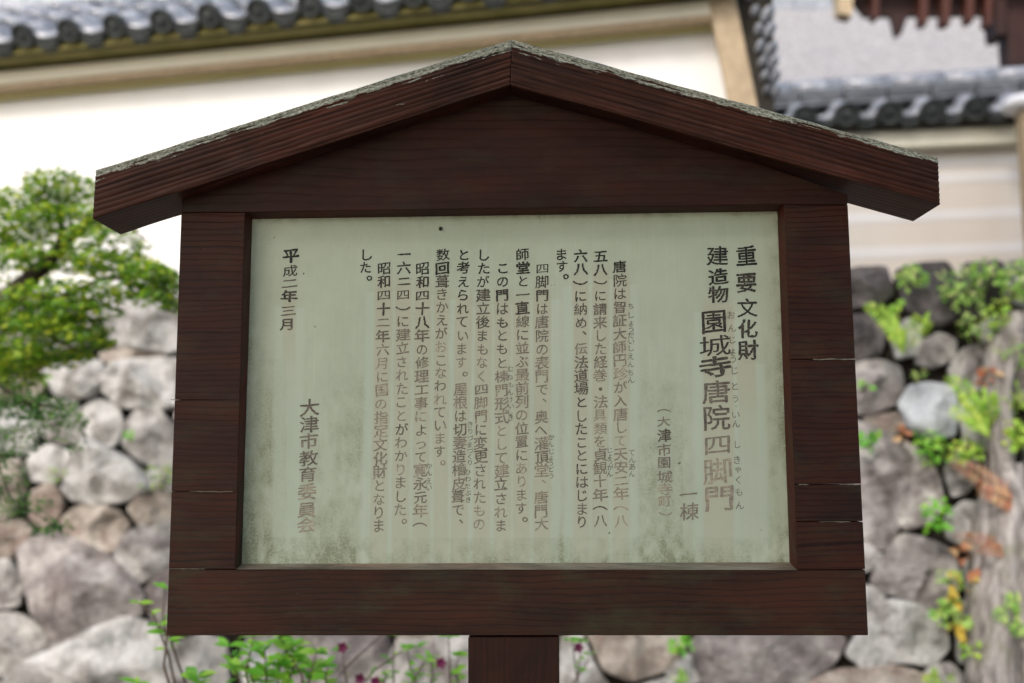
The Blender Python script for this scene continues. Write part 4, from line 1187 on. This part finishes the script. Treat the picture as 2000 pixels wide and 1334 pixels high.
for (x, y, yy, rx, ry, n) in [(50, 795, 1.45, 95, 22, 300), (110, 820, 1.4, 60, 22, 130), (20, 860, 1.42, 60, 30, 160), (10, 950, 1.38, 34, 60, 150), (55, 985, 1.36, 40, 20, 50), (100, 1030, 1.34, 34, 16, 44), (20, 770, 1.5, 70, 20, 130), (135, 860, 1.38, 25, 22, 30)]:
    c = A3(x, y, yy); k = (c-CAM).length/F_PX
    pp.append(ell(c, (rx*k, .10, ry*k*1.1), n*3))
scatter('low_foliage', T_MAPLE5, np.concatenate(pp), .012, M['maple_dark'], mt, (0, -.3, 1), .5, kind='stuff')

# ------------------------------------------------------------------ unseen tree added behind the camera to shade the notice board
st = empty('added_shade_tree', (-3.4, -4.3, 0))
tag(st, 'broad leafy tree, unseen and added behind the viewer to shade the notice board', 'tree')
mb = MB(); tube(mb, [(-3.4, -4.3, -.1), (-3.35, -4.2, 1.5), (-3.0, -4.0, 3), (-2.4, -3.8, 4.0), (-1.7, -3.6, 5.0)], [.2, .17, .15, .11, .04], 12)
mb.build('trunk', M['bark'], st, smooth=True)
for q in ([(-3.0, -4.0, 3), (-2.0, -3.2, 3.8), (-1.3, -2.7, 4.1)], [(-2.4, -3.8, 4.0), (-1.2, -3.7, 4.3), (.2, -3.6, 4.4), (1.8, -3.6, 4.2)], [(-3.0, -4.0, 3), (-1.6, -4.6, 3.8), (.6, -4.9, 3.8)]):
    mb = MB(); tube(mb, q, [.09, .06, .035, .02][:len(q)], 8); mb.build('branch', M['bark'], st, smooth=True)
pp = [ell(c, r, n) for c, r, n in [((-1.65, -3.5, 4.75), (1.45, .9, .85), 8000), ((-1.3, -2.9, 4.15), (1.2, .6, .55), 3600), ((.6, -3.4, 4.5), (1.4, .9, .7), 3000), ((2.2, -3.4, 4.2), (1.3, 1.0, .9), 2200),
      ((-.8, -4.6, 4.2), (2.0, 1.0, 1.0), 3200), ((1.2, -4.8, 3.6), (2.0, 1.0, 1.1), 2600)]]
scatter('crown', T_OVAL, np.concatenate(pp), .13, M['shade'], st, (0, 0, 1), .7, kind='stuff')
s9 = empty('added_tall_tree', (2.6, -5.2, 0))  # second unseen tree, added to shade the striped wall
tag(s9, 'tall unseen tree added farther behind the viewer to shade the striped wall', 'tree')
mb = MB(); tube(mb, [(2.6, -5.2, -.1), (2.5, -5.0, 3), (2.0, -4.4, 6), (1.2, -3.9, 8.2), (.8, -3.6, 9.6)], [.24, .2, .16, .11, .04], 12); mb.build('trunk', M['bark'], s9, smooth=True)
pp = [ell(c, r, n) for c, r, n in [((-.05, -3.5, 9.2), (1.6, 1.0, 1.4), 12000), ((1.2, -3.5, 9.2), (1.5, 1.0, 1.4), 8000), ((2.0, -3.9, 9.0), (1.2, 1.1, 1.2), 2500)]]
scatter('crown', T_OVAL, np.concatenate(pp), .13, M['shade'], s9, (0, 0, 1), .7, kind='stuff')

# ------------------------------------------------------------------ azalea shrub behind the foot of the board
def leaf_mesh(tm, mat, name='leaf'):
    me = bpy.data.meshes.new(name); me.from_pydata([tuple(v) for v in tm[0]], [], tm[1]); me.materials.append(mat)
    me.polygons.foreach_set('use_smooth', [True]*len(me.polygons)); me.update(); return me
ME_LEAF = leaf_mesh(T_LANCE, M['shrub']); ME_LEAF2 = leaf_mesh(T_OVAL, M['shrub']); ME_YL = leaf_mesh(T_OVAL, M['yellow_leaf'])
def put_leaf(root, me, p, d, size, nrm=None, wide=1.):
    d = Vector(d).normalized(); n_ = Vector(nrm or (rng.gauss(0, .3), -.55+rng.gauss(0, .3), 1)); n_ = (n_-d*n_.dot(d)).normalized(); x = d.cross(n_)
    m_ = Matrix((x*wide, d, n_)).transposed().to_4x4()*1; m_ = Matrix.Translation(Vector(p)-root.location) @ m_ @ Matrix.Scale(size, 4)
    o = bpy.data.objects.new('leaf', me); COL.objects.link(o); o.parent = root; o.matrix_basis = m_; return o
def shrub(name, label, stems, depth, seed, size, group=None):
    r0 = random.Random(seed); gx = YP(depth).at(stems[0][0][0], stems[0][0][1])
    root = empty(name, (gx.x, depth, 0)); tag(root, label, 'shrub', group)
    for pts, nl in stems:
        pass
    return root
sh = empty('azalea_shrub', (-.55, 1.0, 0))
tag(sh, 'azalea shrub with large fresh green leaves under the left half of the board', 'shrub')
def stem_run(root, px, y0, r0, nleaf, size, me, upw=.5, base=None, flip=0.):
    P = [A3(x, y, y0+rng.uniform(-.05, .05)) for x, y in px]
    if base is not None: P = [Vector(base)]+P
    mb = MB(); tube(mb, P, [r0*(1-.65*i/(len(P)-1)) for i in range(len(P))], 6); mb.build('stem', M['twig'], root, smooth=True)
    # whorls of leaves at the top, pairs below
    s0 = 1 if base is not None else 0
    for k in range(nleaf):
        t = 1-(k/nleaf)**1.3*.9 if k > 4 else 1.
        f = t*(len(P)-1-s0)+s0; i = min(int(f), len(P)-2); p = P[i].lerp(P[i+1], f-i)
        an = k*2.4+rng.uniform(-.5, .5); d = Vector((math.cos(an), math.sin(an)*.7, upw*rng.uniform(-.2, 1.2)))
        put_leaf(root, me, p, d, size*rng.uniform(.7, 1.2))
G0 = (-.5, 1.02, 0)
for px, nl, sz in ([(470, 1340), (455, 1300), (448, 1262)], 9, .052), ([(520, 1345), (520, 1300), (515, 1258)], 10, .056), ([(560, 1345), (575, 1300), (572, 1262)], 11, .056), ([(600, 1350), (608, 1310), (618, 1275)], 9, .05), \
     ([(500, 1345), (490, 1318), (470, 1300)], 7, .05), ([(540, 1345), (545, 1320), (548, 1296)], 8, .05), ([(640, 1350), (636, 1322), (640, 1300)], 7, .045), ([(420, 1370), (398, 1345), (385, 1322)], 7, .055), ([(290, 1375), (280, 1355), (270, 1335)], 6, .055), \
     ([(320, 1300), (326, 1250), (318, 1200), (322, 1150)], 6, .052), ([(330, 1280), (300, 1200), (272, 1178)], 5, .045), ([(350, 1300), (330, 1240), (312, 1222)], 4, .04), ([(590, 1320), (560, 1270), (545, 1240)], 8, .05), ([(480, 1310), (490, 1270), (496, 1242)], 7, .05):
    stem_run(sh, px, 1.0, .004, int(nl*1.8), sz*.88, rng.choice([ME_LEAF, ME_LEAF, ME_LEAF2]), base=(G0[0]+rng.uniform(-.25, .15), 1.0, 0))
s2 = empty('flowering_azalea', (-.18, 1.15, 0))
tag(s2, 'sparse azalea with brown twigs and a few magenta flowers just left of the post', 'shrub')
for px, nl, sz in ([(640, 1345), (690, 1290), (735, 1250), (760, 1225)], 3, .03), ([(770, 1350), (768, 1300), (770, 1240)], 5, .028), ([(700, 1350), (730, 1310), (780, 1275), (812, 1262)], 8, .034), ([(880, 1345), (878, 1290), (876, 1240)], 4, .03), \
     ([(800, 1350), (812, 1320), (830, 1290)], 9, .032), ([(840, 1350), (846, 1320), (842, 1284)], 9, .034), ([(680, 1350), (672, 1300), (668, 1268)], 4, .03), ([(745, 1350), (752, 1326), (764, 1312)], 8, .03), ([(900, 1350), (890, 1315), (896, 1280)], 7, .03), ([(820, 1350), (800, 1300), (796, 1265)], 6, .028):
    stem_run(s2, px, 1.15, .0035, int(nl*1.5), sz*1.0, rng.choice([ME_LEAF, ME_LEAF2]), base=(-.18+rng.uniform(-.2, .2), 1.15, 0))
ME_PET = leaf_mesh(T_OVAL, M['flower'], 'petal')
def flower(root, px, py, y, s=.018):
    c = A3(px, py, y); mb = MB()
    for k in range(5):
        an = k*2*math.pi/5; V, Fc = T_OVAL
        d = Vector((math.cos(an), -.5, math.sin(an))).normalized(); n_ = Vector((0, -1, 0)); n_ = (n_-d*n_.dot(d)).normalized(); x = d.cross(n_)
        mb.add([c+(x*v[0]*1.3+d*v[1]+n_*v[2])*s for v in V], Fc)
    mb.build('flower', M['flower'], root)
for q in ((670, 1264), (862, 1294), (704, 1325), (734, 1331)): flower(s2, q[0], q[1], 1.12)
s3 = empty('small_azalea', (A3(1132, 1290, 1.3).x, 1.3, 0))
tag(s3, 'small azalea sprig with a magenta bud just right of the post', 'shrub')
for px, nl in ([(1128, 1330), (1132, 1290), (1134, 1252)], 9), ([(1120, 1330), (1145, 1300), (1150, 1280)], 6), ([(1128, 1330), (1120, 1270), (1116, 1250)], 5): stem_run(s3, px, 1.3, .003, nl, .024, ME_LEAF2, base=(s3.location.x, 1.3, 0))
flower(s3, 1130, 1264, 1.27)

# ------------------------------------------------------------------ plants growing on the stone wall
def wpt(px, py, off=.12): return STONE.off(off).at(px, py)
def frond(root, P, width, mat, n=17, name='frond'):
    """P: points along the rachis; pinnae in pairs"""
    P = [Vector(p) for p in P]
    def at(t):
        f = t*(len(P)-1); i = min(int(f), len(P)-2); return P[i].lerp(P[i+1], f-i), (P[i+1]-P[i]).normalized()
    mb = MB(); tube(mb, [at(k/8)[0] for k in range(9)], [.0028*(1-.8*k/8) for k in range(9)], 5)
    V, Fc = T_LANCE
    for k in range(n):
        t = .12+.87*k/n; p, d = at(t); wd = width*math.sin(math.pi*min(1, t*.85+.12))**.8
        side = d.cross(n_s+Vector((0, -.3, .3))).normalized()
        for s_ in (-1, 1):
            dd = (side*s_+d*.35+Vector((0, 0, -.12))).normalized(); nn = (Vector((0, -1, .5))); nn = (nn-dd*nn.dot(dd)).normalized(); x = dd.cross(nn)
            mb.add([p+(x*v[0]*.6+dd*v[1]+nn*v[2])*wd for v in V], Fc)
    return mb.build(name, mat, root)
def fern(label, base, tips, width, mat, sag=18, group=None, off=.1):
    b = wpt(*base, off); root = empty('fern', b); tag(root, label, 'fern', group)
    for (tx, ty) in tips:
        tp = wpt(tx, ty, off+.16); m1 = b.lerp(tp, .35)+Vector((0, -.03, .035*sag/18)); m2 = b.lerp(tp, .7)+Vector((0, -.03, .04*sag/18))
        frond(root, [b, m1, m2, tp], width, mat)
    return root
fern('bright green fern with spread fronds right of the board near the wall top', (1768, 690), [(1684, 598), (1812, 622), (1740, 668), (1722, 640)], .052, M['fern'])
fern('yellow green fern beside the bluish white stone', (1935, 850), [(1842, 738), (1868, 780), (1890, 840), (1918, 770), (1850, 812)], .055, M['fern'])
fern('rusty orange fern frond reaching left from the right edge of the frame', (2010, 1008), [(1850, 900), (1905, 960), (1930, 905), (2040, 900)][:2], .055, M['rust_fern'], 10)
fern('pinkish brown withered fern below the rusty orange one', (2000, 1085), [(1856, 1046), (1900, 1078)], .035, M['rust_fern'], 8)
fern('pale green fern crossing the grey stump at the right edge', (2010, 1215), [(1960, 1170), (1975, 1240), (1935, 1205)], .05, M['weed'], 10)
def clump(name, label, px, py, r, n, size, mat, tm=T_OVAL, off=.14, group=None, stems=3):
    c = wpt(px, py, off); k = (c-CAM).length/F_PX
    root = empty(name, wpt(px, py+r*.6, off-.1)); tag(root, label, 'plant', group)
    pos = ell(c, (r*k, .05, r*k*.9), n); scatter('foliage', tm, pos, size, mat, root, (0, -.7, .7), .5, kind='stuff')
    for i in range(stems):
        q = Vector(pos[i*3 % n]); mb = MB(); tube(mb, [root.location+Vector((rng.uniform(-.01, .01), .03, -.02)), (root.location+q)/2+Vector((0, -.02, .01)), q], [.003, .0025, .0015], 5); mb.build('stem', M['twig'], root)
    return root
WG = 'weeds growing in the joints of the stone wall'
for i, (lab, px, py, r, n, s_, mt_) in enumerate([
  ('soft green weed tuft over the dark stone under the wall foot, nearer the board', 1782, 538, 28, 60, .030, 'weed'),
  ('large bright green weed tuft over the dark stone under the wall foot', 1880, 560, 45, 120, .034, 'weed'),
  ('yellow green weed hanging at the right edge beside the striped wall', 1990, 545, 40, 120, .036, 'weed'),
  ('small yellow leaf tuft above the bright green fern', 1750, 600, 14, 8, .045, 'fern'),
  ('weed with narrow leaves left of the upper grey stump', 1905, 640, 34, 50, .032, 'weed'),
  ('small green leaf sprig beside the edge of the board at mid height', 1685, 752, 12, 6, .035, 'shrub'),
  ('green sprig poking out beside the board below the pinkish stone', 1692, 862, 18, 10, .042, 'shrub'),
  ('dark green weeds under the bluish white stone', 1815, 870, 38, 80, .030, 'shrub'),
  ('bright weed tuft right of the big grey stone', 1885, 880, 30, 60, .032, 'fern'),
  ('green three leaved weed on the big purple grey stone', 1825, 1005, 32, 50, .030, 'shrub'),
  ('green weed between the two lower purple stones at right', 1858, 1130, 22, 36, .032, 'weed'),
  ('leafy weed above the lowest pale stone at right', 1860, 1195, 34, 60, .034, 'weed'),
  ('bright green tuft at the foot of the grey stump', 1915, 1265, 30, 60, .032, 'fern'),
  ('pale green weeds covering the upper grey stump', 1975, 690, 34, 90, .030, 'weed'),
  ('yellow green weeds at mid height on the right edge', 1985, 850, 34, 80, .030, 'fern'),
  ('trailing weed low on the right edge', 1985, 1190, 26, 50, .028, 'weed'),
  ('green weed in the joint left of the board above the brown stone', 312, 932, 32, 40, .028, 'weed'),
  ('tiny green weed beside the tall pale stone left of the board', 252, 848, 12, 12, .026, 'shrub'),
  ('tiny light green weed under the maple', 88, 738, 12, 10, .030, 'fern'),
  ('moss green weed above the small tan stone at far left', 112, 925, 14, 14, .024, 'weed'),
  ('low weed at the foot of the wall right of the post', 1330, 1262, 22, 40, .026, 'shrub'),
  ('small weed under the tan stone right of the post', 1335, 1325, 18, 26, .026, 'weed'),
  ('weed at the bottom right corner of the wall', 1830, 1330, 26, 40, .030, 'fern'),
  ('yellow tinged weeds on the right edge below the striped wall', 1950, 610, 26, 50, .028, 'fern'),
  ('pale weeds right of the dark stones at the wall top', 1925, 528, 30, 60, .028, 'weed'),
  ('yellow green weed curtain on the right edge above the rusty fern', 1990, 780, 26, 60, .028, 'fern'),
  ('thin pale weeds at the foot of the wall in the right corner', 1975, 1300, 34, 70, .028, 'weed'),
  ('little yellow green weed on the lower stump', 1940, 1120, 18, 24, .026, 'fern'),
  ('small weed left of the yellow green fern', 1790, 730, 14, 14, .024, 'weed'),
  ]):
    clump('weed', lab, px, py, r, n, s_, M[mt_], T_LANCE if i % 3 == 1 else T_OVAL, group=WG)
for lab, px, py, r, n, c_ in [('fallen orange and yellow leaves caught beside the lower purple stone', 1880, 1150, 38, 14, 'yellow_leaf'), ('pinkish orange withered leaves left of the grey stump', 1905, 1075, 40, 26, 'rust_fern'),
     ('orange withered leaves above the yellow green fern', 1938, 735, 26, 14, 'rust_fern'), ('brown orange leaves left of the dark green weeds', 1765, 850, 16, 8, 'rust_fern'), ('yellow leaves beside the bottom tuft', 1880, 1225, 24, 10, 'yellow_leaf'), ('orange leaves low at the right edge', 1975, 1050, 26, 12, 'rust_fern')]:
    clump('withered_leaves', lab, px, py, r, n, .045, M[c_], T_OVAL, group='withered leaves caught on the stone wall')

# gnarled grey stump leaning on the wall at the right edge
def rough_trunk(name, label, pts, rads, seed):
    P = [wpt(x, y, o) for x, y, o in pts]; root = empty(name, (P[0].x, P[0].y, 0)); tag(root, label, 'stump')
    n, mrow = 40, 60; vs = []; fs = []
    for i in range(mrow+1):
        f = i/mrow*(len(P)-1); k = min(int(f), len(P)-2); c = P[k].lerp(P[k+1], f-k); r_ = rads[k]+(rads[k+1]-rads[k])*(f-k)
        for j in range(n):
            an = 2*math.pi*j/n; q = Vector((math.cos(an)*1.6, math.sin(an)*1.6, c.z*1.1+seed))
            rr = r_*(1+.35*noise.fractal(q, 1, 2, 3)+.16*abs(noise.noise(Vector((math.cos(an)*5, math.sin(an)*5, c.z*1.2+seed)))))
            vs.append(c+Vector((math.cos(an)*rr, math.sin(an)*rr, 0)))
    for i in range(mrow):
        for j in range(n): fs.append((i*n+j, i*n+(j+1) % n, (i+1)*n+(j+1) % n, (i+1)*n+j))
    fs.append(tuple(range(mrow*n, (mrow+1)*n)))
    mb = MB(); mb.add(vs, fs); mb.build('trunk', M['greytrunk'], root, smooth=True)
rough_trunk('dead_tree_stump', 'weathered grey dead stump with upright furrows at the lower right edge of the wall', [(1960, 2250, .12), (1958, 1300, .12), (1955, 1150, .12), (1960, 1000, .12), (1968, 905, .10)], [.15, .13, .12, .10, .05], 3)
rough_trunk('dead_tree_snag', 'slim pinkish grey snag above the weathered stump at the right edge', [(1985, 2250, .05), (1950, 870, .08), (1948, 760, .10), (1965, 660, .10), (1985, 610, .08)], [.07, .06, .055, .07, .04], 9)
